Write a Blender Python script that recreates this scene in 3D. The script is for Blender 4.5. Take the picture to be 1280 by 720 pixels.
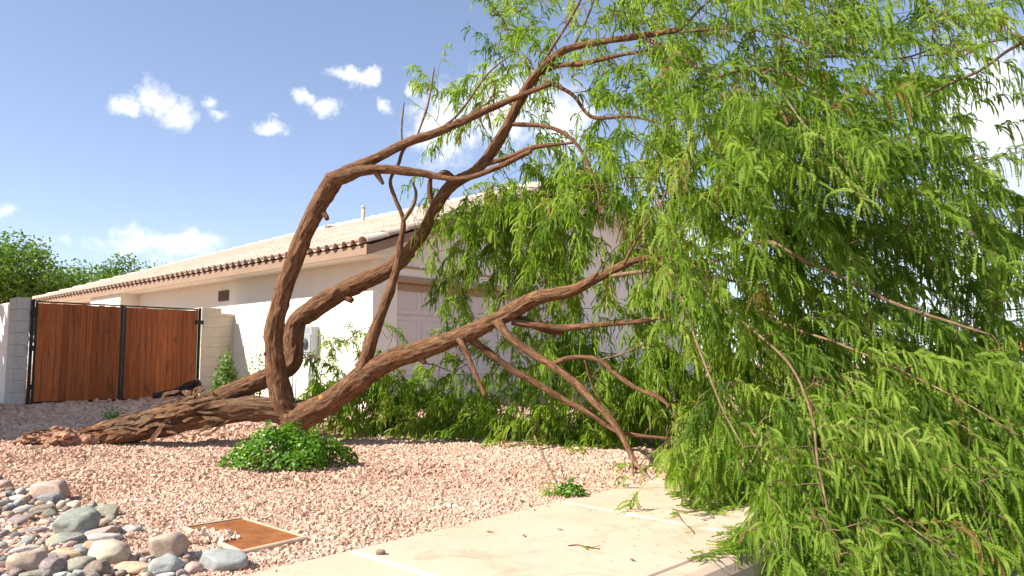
import bpy, bmesh, math, random
import numpy as np
from mathutils import Vector, Matrix, noise as mnoise

for o in list(bpy.data.objects):
    bpy.data.objects.remove(o, do_unlink=True)
scene = bpy.context.scene
COL = scene.collection
RNG = np.random.default_rng(7)
random.seed(7)

# ------------------------------------------------------------------ camera
F, ZC = 1000.0, 1.15
PITCH = math.atan(0.095)
cam_d = bpy.data.cameras.new('camera')
cam_d.sensor_width = 36.0
cam_d.lens = 36.0 * F / 1280.0
cam_d.clip_start, cam_d.clip_end = 0.05, 3000.0
cam = bpy.data.objects.new('camera', cam_d)
COL.objects.link(cam)
cam.location = (0, 0, ZC)
cam.rotation_euler = (math.pi / 2 + PITCH, 0, 0)
scene.camera = cam

# ------------------------------------------------------------------ light
SUN_EL = math.radians(42.0)
SUN_AZ = (-1.0, -0.36)
_n = math.hypot(*SUN_AZ)
SUN = Vector((SUN_AZ[0] / _n * math.cos(SUN_EL), SUN_AZ[1] / _n * math.cos(SUN_EL), math.sin(SUN_EL)))
sd = bpy.data.lights.new('sun', 'SUN')
sd.energy, sd.angle, sd.color = 5.0, math.radians(0.5), (1.0, 0.95, 0.86)
so = bpy.data.objects.new('sun', sd)
COL.objects.link(so)
so.rotation_euler = SUN.to_track_quat('Z', 'Y').to_euler()
so.location = (-20, -5, 30)
scene.view_settings.view_transform = 'Standard'
scene.view_settings.look = 'None'
scene.view_settings.exposure = 1.04
scene.view_settings.gamma = 1.0


def ray(x, y):
    a, b = (x - 640.0) / F, (360.0 - y) / F
    return Vector((a, math.cos(PITCH) - b * math.sin(PITCH), math.sin(PITCH) + b * math.cos(PITCH)))


def P(x, y, Y):
    r = ray(x, y)
    return Vector((r.x / r.y * Y, Y, ZC + r.z / r.y * Y))


SLOPE = 0.033


def plane_z(Y):
    return SLOPE * min(max(Y, -6.0), 17.0)


def G(x, y):
    r = ray(x, y)
    t = ZC / (SLOPE - r.z / r.y)
    return Vector((r.x / r.y * t, t, SLOPE * t))


# ------------------------------------------------------------------ node helpers
def new_mat(name):
    m = bpy.data.materials.new(name)
    m.use_nodes = True
    nt = m.node_tree
    nt.nodes.clear()
    out = nt.nodes.new('ShaderNodeOutputMaterial')
    return m, nt, out


class NT:
    def __init__(self, nt):
        self.nt = nt

    def n(self, typ, **kw):
        nd = self.nt.nodes.new(typ)
        for k, v in kw.items():
            if k == 'ins':
                for kk, vv in v.items():
                    s = nd.inputs[kk]
                    if hasattr(vv, 'is_output'):
                        self.nt.links.new(vv, s)
                    else:
                        s.default_value = vv
            else:
                setattr(nd, k, v)
        return nd

    def math(self, op, a, b=0.0, clamp=False):
        nd = self.n('ShaderNodeMath', operation=op, use_clamp=clamp)
        for i, v in enumerate((a, b)):
            if hasattr(v, 'is_output'):
                self.nt.links.new(v, nd.inputs[i])
            else:
                nd.inputs[i].default_value = v
        return nd.outputs[0]

    def vmath(self, op, a, b=(0, 0, 0)):
        nd = self.n('ShaderNodeVectorMath', operation=op)
        for i, v in enumerate((a, b)):
            if hasattr(v, 'is_output'):
                self.nt.links.new(v, nd.inputs[i])
            else:
                nd.inputs[i].default_value = v
        return nd.outputs['Value'] if op == 'LENGTH' else nd.outputs[0]

    def noise(self, vec, scale, detail=4.0, rough=0.55, dist=0.0):
        nd = self.n('ShaderNodeTexNoise')
        nd.inputs['Scale'].default_value = scale
        nd.inputs['Detail'].default_value = detail
        nd.inputs['Roughness'].default_value = rough
        nd.inputs['Distortion'].default_value = dist
        if vec is not None:
            self.nt.links.new(vec, nd.inputs['Vector'])
        return nd.outputs['Fac']

    def ramp(self, fac, stops, interp='LINEAR'):
        nd = self.n('ShaderNodeValToRGB')
        cr = nd.color_ramp
        cr.interpolation = interp
        while len(cr.elements) < len(stops):
            cr.elements.new(0.5)
        for e, (p, c) in zip(cr.elements, stops):
            e.position = p
            e.color = (c[0], c[1], c[2], 1.0) if len(c) == 3 else c
        self.nt.links.new(fac, nd.inputs[0])
        return nd.outputs[0]

    def maprange(self, v, a, b, c, d, smooth=False):
        nd = self.n('ShaderNodeMapRange')
        if smooth:
            nd.interpolation_type = 'SMOOTHSTEP'
        self.nt.links.new(v, nd.inputs[0])
        for i, x in enumerate((a, b, c, d)):
            nd.inputs[i + 1].default_value = x
        return nd.outputs[0]

    def mix(self, fac, a, b, blend='MIX'):
        nd = self.n('ShaderNodeMix', data_type='RGBA', blend_type=blend)
        for s, v in ((nd.inputs[0], fac), (nd.inputs[6], a), (nd.inputs[7], b)):
            if hasattr(v, 'is_output'):
                self.nt.links.new(v, s)
            elif isinstance(v, (int, float)):
                s.default_value = v
            else:
                s.default_value = (v[0], v[1], v[2], 1.0)
        return nd.outputs[2]

    def bump(self, h, strength=0.5, dist=0.01):
        nd = self.n('ShaderNodeBump')
        nd.inputs['Strength'].default_value = strength
        nd.inputs['Distance'].default_value = dist
        self.nt.links.new(h, nd.inputs['Height'])
        return nd.outputs[0]

    def bsdf(self, out, color, rough=0.8, normal=None, metallic=0.0, spec=0.3):
        b = self.n('ShaderNodeBsdfPrincipled')
        if hasattr(color, 'is_output'):
            self.nt.links.new(color, b.inputs['Base Color'])
        else:
            b.inputs['Base Color'].default_value = (color[0], color[1], color[2], 1)
        if hasattr(rough, 'is_output'):
            self.nt.links.new(rough, b.inputs['Roughness'])
        else:
            b.inputs['Roughness'].default_value = rough
        b.inputs['Metallic'].default_value = metallic
        b.inputs['Specular IOR Level'].default_value = spec
        if normal is not None:
            self.nt.links.new(normal, b.inputs['Normal'])
        self.nt.links.new(b.outputs[0], out.inputs['Surface'])
        return b


# ------------------------------------------------------------------ world: sky with clouds
world = bpy.data.worlds.new('World')
scene.world = world
world.use_nodes = True
wt = world.node_tree
wt.nodes.clear()
W = NT(wt)
w_out = wt.nodes.new('ShaderNodeOutputWorld')
sky = W.n('ShaderNodeTexSky', sky_type='NISHITA')
sky.sun_disc = False
sky.sun_elevation = SUN_EL
sky.sun_rotation = math.atan2(SUN.x, SUN.y)
sky.air_density, sky.dust_density, sky.ozone_density = 0.85, 0.15, 1.8
sky.altitude = 1200.0
tc = W.n('ShaderNodeTexCoord')
sp = W.n('ShaderNodeSeparateXYZ', ins={0: tc.outputs['Generated']})
az = W.math('ARCTAN2', sp.outputs[0], sp.outputs[1])
el = W.math('ARCSINE', sp.outputs[2])
pv = W.n('ShaderNodeCombineXYZ', ins={0: az, 1: el}).outputs[0]
wn = W.n('ShaderNodeTexNoise', ins={'Vector': pv, 'Scale': 26.0, 'Detail': 5.0, 'Roughness': 0.6})
dis = W.vmath('SCALE', W.vmath('SUBTRACT', wn.outputs['Color'], (0.5, 0.5, 0.5)))
dis.node.inputs['Scale'].default_value = 0.042
pd = W.vmath('ADD', pv, dis)
CLOUDS = [(160, 131, 42, 17, 1.), (197, 124, 36, 22, 1.), (222, 141, 38, 22, 1.), (266, 128, 16, 13, .8), (272, 147, 20, 9, .5),
          (444, 97, 48, 13, 1.), (463, 92, 24, 11, 1.), (383, 125, 26, 14, 1.), (406, 134, 24, 15, 1.),
          (336, 161, 33, 13, .95), (484, 130, 15, 10, .9), (345, 148, 14, 6, .5),
          (190, 306, 100, 22, .7), (235, 302, 55, 20, .9), (60, 298, 60, 8, .3), (4, 268, 20, 10, .7), (155, 292, 34, 12, .55),
          (552, 160, 62, 62, 1.), (630, 135, 84, 66, 1.), (700, 150, 70, 60, 1.), (516, 112, 16, 14, .9),
          (1240, 150, 130, 120, 1.), (1200, 340, 150, 110, .9), (1060, 420, 230, 60, .7), (860, 300, 150, 60, .6),
          (1500, 250, 180, 120, 1.)]
acc = None
for (cx, cy, rx, ry, s) in CLOUDS:
    r = ray(cx, cy).normalized()
    a0, e0 = math.atan2(r.x, r.y), math.asin(r.z)
    k = r.y * r.y
    d = W.vmath('MULTIPLY', W.vmath('SUBTRACT', pd, (a0, e0, 0)), (F / rx / max(k, .6), F / ry, 0))
    f = W.math('MULTIPLY', W.math('SUBTRACT', 1.0, W.vmath('LENGTH', d)), s)
    acc = f if acc is None else W.math('MAXIMUM', acc, f)
fb = W.noise(pv, 60.0, 6.0, 0.62)
fld = W.math('ADD', acc, W.math('MULTIPLY', W.math('SUBTRACT', fb, 0.5), 1.05))
cm = W.maprange(fld, 0.0, 0.95, 0.0, 1.0, True)
# scattered fair-weather clouds over the rest of the sky
big = W.noise(tc.outputs['Generated'], 3.2, 6.0, 0.6)
away = W.maprange(W.math('ABSOLUTE', az), 0.75, 1.0, 0.0, 1.0, True)
high = W.maprange(el, 0.55, 0.75, 0.0, 1.0, True)
oth = W.math('MULTIPLY', W.maprange(big, 0.56, 0.68, 0.0, 0.9, True), W.math('MAXIMUM', away, high))
cm = W.math('MAXIMUM', cm, oth)
shade = W.maprange(W.noise(pv, 18.0, 4.0, 0.5), 0.35, 0.65, 0.80, 1.0)
ccol = W.n('ShaderNodeVectorMath', operation='SCALE', ins={0: (5.0, 5.05, 5.15), 'Scale': shade}).outputs[0]
sgam = W.n('ShaderNodeGamma', ins={'Color': W.mix(1.0, sky.outputs[0], (1.22, 1.02, 1.02), 'MULTIPLY'), 'Gamma': 0.8})
skyc = W.mix(1.0, sgam.outputs[0], (.90, .95, .96), 'MULTIPLY')
mixc = W.mix(cm, skyc, ccol)
bg = W.n('ShaderNodeBackground', ins={'Color': mixc, 'Strength': 0.147})
wt.links.new(bg.outputs[0], w_out.inputs['Surface'])


# ------------------------------------------------------------------ object helpers
def tag(o, label=None, cat=None, group=None, kind=None):
    if label: o['label'] = label
    if cat: o['category'] = cat
    if group: o['group'] = group
    if kind: o['kind'] = kind
    return o


def link(name, me, mat, parent=None):
    o = bpy.data.objects.new(name, me)
    COL.objects.link(o)
    if mat is not None and len(me.materials) == 0:
        me.materials.append(mat)
    if parent is not None:
        o.parent = parent
    return o


def empty(name, loc=(0, 0, 0), rz=0.0):
    o = bpy.data.objects.new(name, None)
    COL.objects.link(o)
    o.location = loc
    o.rotation_euler = (0, 0, rz)
    o.empty_display_size = 0.2
    return o


def np_mesh(name, verts, faces, smooth=False, attrs=None):
    """faces: (n,3) or (n,4) int array, or a list of such arrays"""
    if not isinstance(faces, list):
        faces = [faces]
    faces = [np.asarray(f, dtype=np.int32) for f in faces if len(f)]
    me = bpy.data.meshes.new(name)
    verts = np.asarray(verts, dtype=np.float32)
    me.vertices.add(len(verts))
    me.vertices.foreach_set('co', verts.ravel())
    li = np.concatenate([f.ravel() for f in faces])
    tot = np.concatenate([np.full(len(f), f.shape[1], np.int32) for f in faces])
    me.loops.add(len(li))
    me.loops.foreach_set('vertex_index', li)
    me.polygons.add(len(tot))
    st = np.concatenate([[0], np.cumsum(tot)[:-1]]).astype(np.int32)
    me.polygons.foreach_set('loop_start', st)
    me.polygons.foreach_set('loop_total', tot)
    me.polygons.foreach_set('use_smooth', np.full(len(tot), smooth, dtype=bool))
    if attrs:
        for k, v in attrs.items():
            v = np.asarray(v, dtype=np.float32)
            if v.ndim == 1:
                a = me.attributes.new(k, 'FLOAT', 'POINT')
                a.data.foreach_set('value', v)
            else:
                a = me.attributes.new(k, 'FLOAT_VECTOR', 'POINT')
                a.data.foreach_set('vector', v.ravel())
    me.update(calc_edges=True)
    me.validate()
    return me


def box_geo(x0, x1, y0, y1, z0, z1):
    v = [(x, y, z) for z in (z0, z1) for y in (y0, y1) for x in (x0, x1)]
    f = [(0, 2, 3, 1), (4, 5, 7, 6), (0, 1, 5, 4), (1, 3, 7, 5), (3, 2, 6, 7), (2, 0, 4, 6)]
    return v, f


def boxes_mesh(name, boxes, bevel=0.0):
    bm = bmesh.new()
    for b in boxes:
        v, f = box_geo(*b)
        vs = [bm.verts.new(c) for c in v]
        for q in f:
            bm.faces.new([vs[i] for i in q])
    if bevel > 0:
        bmesh.ops.bevel(bm, geom=list(bm.edges), offset=bevel, segments=1, affect='EDGES')
    me = bpy.data.meshes.new(name)
    bm.to_mesh(me)
    bm.free()
    return me


def poly_mesh(name, verts, faces):
    me = bpy.data.meshes.new(name)
    me.from_pydata(verts, [], faces)
    me.update()
    return me


# vectorised value noise ------------------------------------------------
def _hash(ix, iy, iz, seed):
    h = (ix.astype(np.int64) * 374761393 + iy.astype(np.int64) * 668265263 + iz.astype(np.int64) * 2147483647 + seed * 974711) & 0xFFFFFFFF
    h = ((h ^ (h >> 13)) * 1274126177) & 0xFFFFFFFF
    h = h ^ (h >> 16)
    return (h & 0xFFFF) / 65535.0


def vnoise(p, seed=0):
    p = np.asarray(p, dtype=np.float64)
    i = np.floor(p)
    f = p - i
    f = f * f * (3 - 2 * f)
    ix, iy, iz = i[..., 0], i[..., 1], i[..., 2]
    fx, fy, fz = f[..., 0], f[..., 1], f[..., 2]
    r = 0
    for dx in (0, 1):
        for dy in (0, 1):
            for dz in (0, 1):
                w = (fx if dx else 1 - fx) * (fy if dy else 1 - fy) * (fz if dz else 1 - fz)
                r = r + w * _hash(ix + dx, iy + dy, iz + dz, seed)
    return r


def fbm(p, seed=0, octv=3):
    a, t, s = 0.5, 0.0, 0.0
    p = np.asarray(p, dtype=np.float64)
    for k in range(octv):
        t = t + a * vnoise(p, seed + k)
        s += a
        a *= 0.5
        p = p * 2.03
    return t / s


# ------------------------------------------------------------------ materials
def mat_simple(name, c1, c2, scale=8.0, rough=0.8, bump=0.3, bdist=0.004, spec=0.3, metallic=0.0, detail=6.0):
    m, nt, out = new_mat(name)
    N = NT(nt)
    co = N.n('ShaderNodeTexCoord').outputs['Object']
    f = N.noise(co, scale, detail, 0.6)
    c = N.ramp(f, [(0.3, c1), (0.7, c2)])
    nr = N.bump(N.noise(co, scale * 6, 5, 0.65), bump, bdist)
    N.bsdf(out, c, rough, nr, metallic, spec)
    return m


def mat_ground():
    m, nt, out = new_mat('gravel_ground')
    N = NT(nt)
    co = N.n('ShaderNodeTexCoord').outputs['Object']
    v = N.n('ShaderNodeTexVoronoi', ins={'Vector': co, 'Scale': 34.0})
    c = N.n('ShaderNodeSeparateColor', ins={0: v.outputs['Color']})
    c1 = N.ramp(c.outputs[0], [(0.0, (.30, .17, .115)), (0.35, (.42, .255, .18)), (0.7, (.51, .335, .245)), (1.0, (.58, .42, .33))])
    patch = N.ramp(N.noise(co, 0.8, 4), [(0.35, (.88, .86, .84)), (0.65, (1.06, 1.0, .97))])
    c2 = N.mix(1.0, c1, patch, 'MULTIPLY')
    h = N.math('SUBTRACT', 1.0, v.outputs['Distance'])
    N.bsdf(out, c2, 0.95, N.bump(h, 0.9, 0.02), 0, .2)
    return m


def mat_tinted(name, stops, rough=0.9, var=0.15, spec=0.25, nscale=60.0):
    m, nt, out = new_mat(name)
    N = NT(nt)
    t = N.n('ShaderNodeAttribute', attribute_name='tint').outputs['Fac']
    co = N.n('ShaderNodeTexCoord').outputs['Object']
    c = N.ramp(t, stops)
    f = N.noise(co, nscale, 3)
    c = N.mix(1.0, c, N.ramp(f, [(0.3, (1 - var,) * 3), (0.7, (1 + var,) * 3)]), 'MULTIPLY')
    N.bsdf(out, c, rough, None, 0, spec)
    return m


def mat_leaf(name, stops, transl=0.4, tcol=(1.1, 1.25, 0.5), rough=0.5, spec=0.35):
    m, nt, out = new_mat(name)
    N = NT(nt)
    t = N.n('ShaderNodeAttribute', attribute_name='tint').outputs['Fac']
    c = N.ramp(t, stops)
    b = N.bsdf(out, c, rough, None, 0, spec)
    tr = N.n('ShaderNodeBsdfTranslucent', ins={'Color': N.mix(1.0, c, tcol, 'MULTIPLY')})
    mx = N.n('ShaderNodeMixShader', ins={0: transl, 1: b.outputs[0], 2: tr.outputs[0]})
    nt.links.new(mx.outputs[0], out.inputs['Surface'])
    return m


def mat_bark(name, dark, mid, light, orange=None, scale=1.0, strength=0.8):
    m, nt, out = new_mat(name)
    N = NT(nt)
    bk = N.n('ShaderNodeAttribute', attribute_name='bark').outputs['Vector']
    co = N.n('ShaderNodeTexCoord').outputs['Object']
    st = N.vmath('MULTIPLY', bk, (1.0, 1.0, 0.16))
    f1 = N.noise(st, 38.0 * scale, 6, 0.65, 0.6)
    f2 = N.noise(co, 5.0 * scale, 4, 0.55)
    f3 = N.noise(st, 110.0 * scale, 4, 0.6)
    c = N.ramp(f1, [(0.32, dark), (0.5, mid), (0.72, light)])
    if orange is not None:
        c = N.mix(N.maprange(f2, 0.48, 0.70, 0.0, 0.5, True), c, N.mix(N.maprange(f1, .35, .6, 0, 1), [x * .45 for x in orange], orange))
    c = N.mix(0.5, c, N.ramp(f3, [(0.3, (.55, .55, .55)), (0.7, (1.25, 1.2, 1.15))]), 'MULTIPLY')
    h = N.math('ADD', N.math('MULTIPLY', f1, 1.0), N.math('MULTIPLY', f3, 0.35))
    N.bsdf(out, c, 0.92, N.bump(h, strength, 0.035), 0, .2)
    return m


M = {}
M['ground'] = mat_ground()
M['gravel'] = mat_tinted('pink_gravel', [(0.0, (.36, .20, .135)), (0.18, (.46, .285, .19)), (0.5, (.535, .345, .245)), (0.8, (.595, .42, .315)), (0.97, (.58, .43, .33)), (1.0, (.64, .52, .42))], 0.95)
M['bark'] = mat_bark('tree_bark', (.050, .023, .011), (.205, .103, .052), (.355, .21, .118), (.30, .125, .05), 1.4, 1.0)
M['bark_root'] = mat_bark('torn_root_bark', (.036, .020, .011), (.18, .10, .054), (.36, .23, .14), (.36, .145, .05), 1.0, 1.0)
M['twig'] = mat_bark('twig_bark', (.075, .045, .026), (.20, .125, .072), (.32, .22, .14), None, 2.0, .4)
M['leaf'] = mat_leaf('feathery_leaf', [(0.0, (.075, .145, .018)), (0.35, (.175, .280, .028)), (0.7, (.260, .370, .048)), (0.95, (.36, .43, .09)), (1.0, (.27, .17, .055))], .54, (1.3, 1.4, .55), .55, .2)
M['bush_leaf'] = mat_leaf('bush_leaf', [(0.0, (.06, .155, .010)), (0.5, (.115, .255, .014)), (1.0, (.19, .33, .025))], 0.4, rough=0.35, spec=.5)
M['far_leaf'] = mat_leaf('far_leaf', [(0.0, (.07, .145, .016)), (0.5, (.13, .225, .026)), (1.0, (.19, .28, .04))], 0.3)
M['stucco'] = mat_simple('cream_stucco', (.74, .705, .61), (.79, .75, .66), 3.0, 0.92, 0.35, 0.004)
M['trim'] = mat_simple('tan_trim_paint', (.34, .23, .14), (.38, .26, .17), 5.0, 0.7, 0.1)
M['fascia'] = mat_simple('brown_fascia_paint', (.27, .175, .115), (.32, .21, .14), 5.0, 0.7, 0.1)
M['garage'] = mat_simple('garage_door_paint', (.60, .53, .50), (.64, .57, .53), 2.0, 0.6, 0.05)
M['block'] = mat_simple('grey_concrete_block', (.40, .38, .355), (.50, .475, .44), 14.0, 0.95, 0.5, 0.004)
M['blockwhite'] = mat_simple('white_painted_wall', (.70, .67, .62), (.78, .75, .70), 6.0, 0.95, 0.4, 0.004)
M['blocktan'] = mat_simple('tan_painted_block', (.50, .43, .34), (.58, .50, .40), 9.0, 0.95, 0.4, 0.004)
M['black_metal'] = mat_simple('black_steel', (.012, .012, .014), (.03, .028, .028), 20.0, 0.5, 0.1, 0.002, .5, 0.6)
M['grey_metal'] = mat_simple('grey_enamel_metal', (.33, .35, .35), (.42, .44, .44), 12.0, 0.45, 0.1, 0.002, .5, 0.3)
M['glass'] = mat_simple('dark_window_glass', (.10, .13, .15), (.16, .19, .21), 2.0, 0.08, 0.0, 0.001, .6)
M['white_frame'] = mat_simple('white_frame', (.72, .71, .69), (.78, .77, .75), 6.0, 0.5, 0.05)
M['vent'] = mat_simple('brown_vent_metal', (.13, .08, .055), (.18, .11, .075), 9.0, 0.7, 0.1)
M['asphalt'] = mat_simple('asphalt', (.040, .040, .042), (.075, .073, .07), 9.0, 0.9, 0.8, 0.006)


def mat_concrete(name, a, b):
    m, nt, out = new_mat(name)
    N = NT(nt)
    co = N.n('ShaderNodeTexCoord').outputs['Object']
    c = N.ramp(N.noise(co, 1.7, 6, .62), [(0.3, a), (0.7, b)])
    fine = N.ramp(N.noise(co, 95, 4, .7), [(0.25, (.86, .85, .83)), (0.75, (1.08, 1.08, 1.08))])
    c = N.mix(1.0, c, fine, 'MULTIPLY')
    st = N.ramp(N.noise(co, 3.4, 6, .72, 0.8), [(0.30, (.78, .73, .66)), (0.46, (1, 1, 1))])
    c = N.mix(1.0, c, st, 'MULTIPLY')
    h = N.math('ADD', N.noise(co, 160, 3, .6), N.math('MULTIPLY', N.noise(co, 30, 3, .6), .6))
    N.bsdf(out, c, 0.88, N.bump(h, 0.25, 0.003), 0, .25)
    return m


M['slab'] = mat_concrete('peach_concrete', (.51, .37, .265), (.57, .425, .315))
M['joint'] = mat_concrete('pale_joint_filler', (.62, .56, .48), (.74, .70, .63))
M['frameconc'] = mat_concrete('pale_frame_concrete', (.46, .345, .24), (.56, .44, .32))


def mat_plank():
    m, nt, out = new_mat('stained_gate_wood')
    N = NT(nt)
    co = N.n('ShaderNodeTexCoord').outputs['Object']
    oi = N.n('ShaderNodeObjectInfo')
    off = N.n('ShaderNodeCombineXYZ', ins={0: N.math('MULTIPLY', oi.outputs['Random'], 37.0), 1: 0.0, 2: N.math('MULTIPLY', oi.outputs['Random'], 91.0)}).outputs[0]
    p = N.vmath('MULTIPLY', N.vmath('ADD', co, off), (14.0, 14.0, 0.8))
    f = N.noise(p, 2.2, 6, .65, .8)
    c = N.ramp(f, [(0.25, (.15, .040, .013)), (0.5, (.32, .092, .026)), (0.78, (.46, .16, .05))])
    rnd = N.ramp(oi.outputs['Random'], [(0.0, (.72, .68, .66)), (1.0, (1.18, 1.16, 1.12))])
    c = N.mix(1.0, c, rnd, 'MULTIPLY')
    kn = N.noise(N.vmath('MULTIPLY', N.vmath('ADD', co, off), (3.0, 3.0, 1.2)), 2.3, 2, .5)
    c = N.mix(N.maprange(kn, .62, .72, 0, .6, True), c, (.09, .03, .015))
    N.bsdf(out, c, 0.72, N.bump(f, 0.4, 0.004), 0, .3)
    return m


M['plank'] = mat_plank()


def mat_tile():
    m, nt, out = new_mat('clay_roof_tile')
    N = NT(nt)
    co = N.n('ShaderNodeTexCoord').outputs['Object']
    oi = N.n('ShaderNodeObjectInfo')
    geo = N.n('ShaderNodeNewGeometry')
    c = N.ramp(N.noise(geo.outputs['Position'], 2.6, 3, .5), [(0.3, (.54, .425, .34)), (0.7, (.63, .515, .425))])
    c = N.mix(1.0, c, N.ramp(oi.outputs['Random'], [(0.0, (.84, .82, .80)), (1.0, (1.1, 1.08, 1.06))]), 'MULTIPLY')
    c = N.mix(1.0, c, N.ramp(N.noise(geo.outputs['Position'], 40, 4, .6), [(0.3, (.85, .84, .83)), (0.7, (1.1, 1.1, 1.1))]), 'MULTIPLY')
    N.bsdf(out, c, 0.85, N.bump(N.noise(co, 60, 4, .6), .3, .004), 0, .25)
    return m


M['tile'] = mat_tile()


def mat_rust():
    m, nt, out = new_mat('rusted_steel_lid')
    N = NT(nt)
    co = N.n('ShaderNodeTexCoord').outputs['Object']
    c = N.ramp(N.noise(co, 7, 6, .65, .4), [(0.28, (.16, .058, .024)), (0.5, (.31, .115, .038)), (0.75, (.40, .17, .06))])
    c = N.mix(1.0, c, N.ramp(N.noise(co, 120, 3, .6), [(0.3, (.75, .72, .7)), (0.7, (1.15, 1.15, 1.15))]), 'MULTIPLY')
    N.bsdf(out, c, 0.9, N.bump(N.noise(co, 140, 3, .6), .4, .002), 0.0, .2)
    return m


M['rust'] = mat_rust()


def mat_rock(name, ca, cb, cc=None):
    m, nt, out = new_mat(name)
    N = NT(nt)
    co = N.n('ShaderNodeTexCoord').outputs['Object']
    oi = N.n('ShaderNodeObjectInfo')
    off = N.n('ShaderNodeCombineXYZ', ins={0: N.math('MULTIPLY', oi.outputs['Random'], 50.0), 1: N.math('MULTIPLY', oi.outputs['Random'], 23.0)}).outputs[0]
    p = N.vmath('ADD', co, off)
    f = N.noise(p, 9, 6, .65, .5)
    g_ = sum(ca) / 3
    ca = tuple((x * .68 + g_ * .32) * 1.18 for x in ca); g_ = sum(cb) / 3
    cb = tuple((x * .68 + g_ * .32) * 1.18 for x in cb)
    c = N.ramp(f, [(0.3, ca), (0.68, cb)])
    vn = N.n('ShaderNodeTexNoise', noise_dimensions='3D', ins={'Vector': N.vmath('MULTIPLY', p, (1, 1, 3.5)), 'Scale': 11.0, 'Detail': 3.0, 'Distortion': 1.2}).outputs['Fac']
    c = N.mix(N.maprange(N.math('ABSOLUTE', N.math('SUBTRACT', vn, .5)), 0.0, .025, .45, 0.0), c, (.55, .50, .42))
    if cc:
        c = N.mix(N.maprange(N.noise(p, 4.5, 4, .6), .52, .62, 0, .8, True), c, cc)
    c = N.mix(1.0, c, N.ramp(N.noise(p, 130, 4, .7), [(0.25, (.74, .73, .72)), (0.75, (1.16, 1.16, 1.16))]), 'MULTIPLY')
    c = N.mix(N.maprange(N.noise(p, 55, 2, .5), .66, .74, 0, .45, True), c, [x * .45 for x in ca])
    N.bsdf(out, c, 0.8, N.bump(N.math('ADD', N.noise(p, 60, 5, .65), f), .35, .006), 0, .3)
    return m


ROCKM = {
    'tan': mat_rock('tan_stone', (.30, .19, .115), (.43, .295, .195)),
    'pink': mat_rock('pink_stone', (.34, .185, .12), (.46, .285, .205)),
    'slate': mat_rock('slate_stone', (.12, .13, .13), (.19, .20, .195)),
    'greygreen': mat_rock('green_grey_stone', (.16, .18, .135), (.26, .275, .205), (.36, .33, .20)),
    'bluegrey': mat_rock('blue_grey_stone', (.20, .215, .20), (.29, .30, .28)),
    'white': mat_rock('white_stone', (.48, .45, .38), (.62, .58, .50)),
    'brown': mat_rock('brown_stone', (.145, .095, .06), (.245, .17, .11)),
    'cream': mat_rock('cream_stone', (.42, .32, .17), (.53, .43, .26), (.30, .22, .14)),
    'mauve': mat_rock('mauve_stone', (.18, .12, .11), (.27, .19, .17)),
    'olive': mat_rock('olive_stone', (.155, .14, .085), (.25, .225, .145)),
    'lilac': mat_rock('lilac_grey_stone', (.27, .245, .22), (.39, .355, .32)),
    'ochre': mat_rock('ochre_stone', (.36, .20, .08), (.48, .30, .145)),
}

# ------------------------------------------------------------------ sidewalk frame
S0 = G(700, 630)                      # back edge of the slab, at the second joint
S0b = G(437, 692)
E1 = (S0 - S0b); SPAN = math.hypot(E1.x, E1.y); E1 = Vector((E1.x, E1.y, 0)).normalized()
E2 = Vector((E1.y, -E1.x, 0))         # towards the road
ROADW = 1.42                          # slab width
CURB = 0.17


def side_coord(X, Y):
    dx, dy = X - S0.x, Y - S0.y
    return dx * E1.x + dy * E1.y, dx * E2.x + dy * E2.y


COVER_M = (sum((G(*q).x for q in ((228, 659), (303, 647.5), (385, 672), (302, 691)))) / 4, sum((G(*q).y for q in ((228, 659), (303, 647.5), (385, 672), (302, 691)))) / 4)


def gz_np(X, Y):
    X = np.asarray(X, float); Y = np.asarray(Y, float)
    base = SLOPE * np.clip(Y, -6, 17)
    across = (X - S0.x) * E2.x + (Y - S0.y) * E2.y
    bump = (fbm(np.stack([X * 1.6, Y * 1.6, 0 * X], -1), 3, 3) - .5) * 0.06
    edge = np.clip((-across - 0.02) / 0.5, 0, 1)
    far = np.clip((30 - np.hypot(X, Y)) / 15, 0, 1)
    drop = np.where(across > 0.08, -0.25, 0.0)
    fl = np.clip((np.hypot(X - COVER_M[0], Y - COVER_M[1]) - .45) / .25, 0, 1)
    return base + bump * edge * far * fl - .02 * (1 - fl) + drop


def gz(X, Y):
    return float(gz_np(np.array([X]), np.array([Y]))[0])


def axis_coords(lo, hi, step, far):
    c = list(np.arange(lo, hi + 1e-6, step))
    d, x = step, hi
    while x < far:
        d *= 1.35; x += d; c.append(x)
    d, x = step, lo
    while x > -far:
        d *= 1.35; x -= d; c.insert(0, x)
    return np.array(c)


xs = axis_coords(-11, 6, 0.11, 900)
ys = axis_coords(2.5, 17, 0.11, 900)
GX, GY = np.meshgrid(xs, ys)
GZ = gz_np(GX, GY)
nx, ny = len(xs), len(ys)
idx = np.arange(nx * ny).reshape(ny, nx)
q = np.stack([idx[:-1, :-1], idx[:-1, 1:], idx[1:, 1:], idx[1:, :-1]], -1).reshape(-1, 4)
ground = link('ground', np_mesh('ground', np.stack([GX, GY, GZ], -1).reshape(-1, 3), q, True), M['ground'])
tag(ground, kind='structure')

# sidewalk: slabs, joint strips, curb, road
walk = tag(empty('sidewalk'), kind='structure')
curb = tag(empty('kerb'), kind='structure')


def walk_pt(a, c, h):
    p = Vector((S0.x, S0.y, 0)) + E1 * a + E2 * c
    return (p.x, p.y, SLOPE * min(max(p.y, -6), 17) + h)


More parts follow.
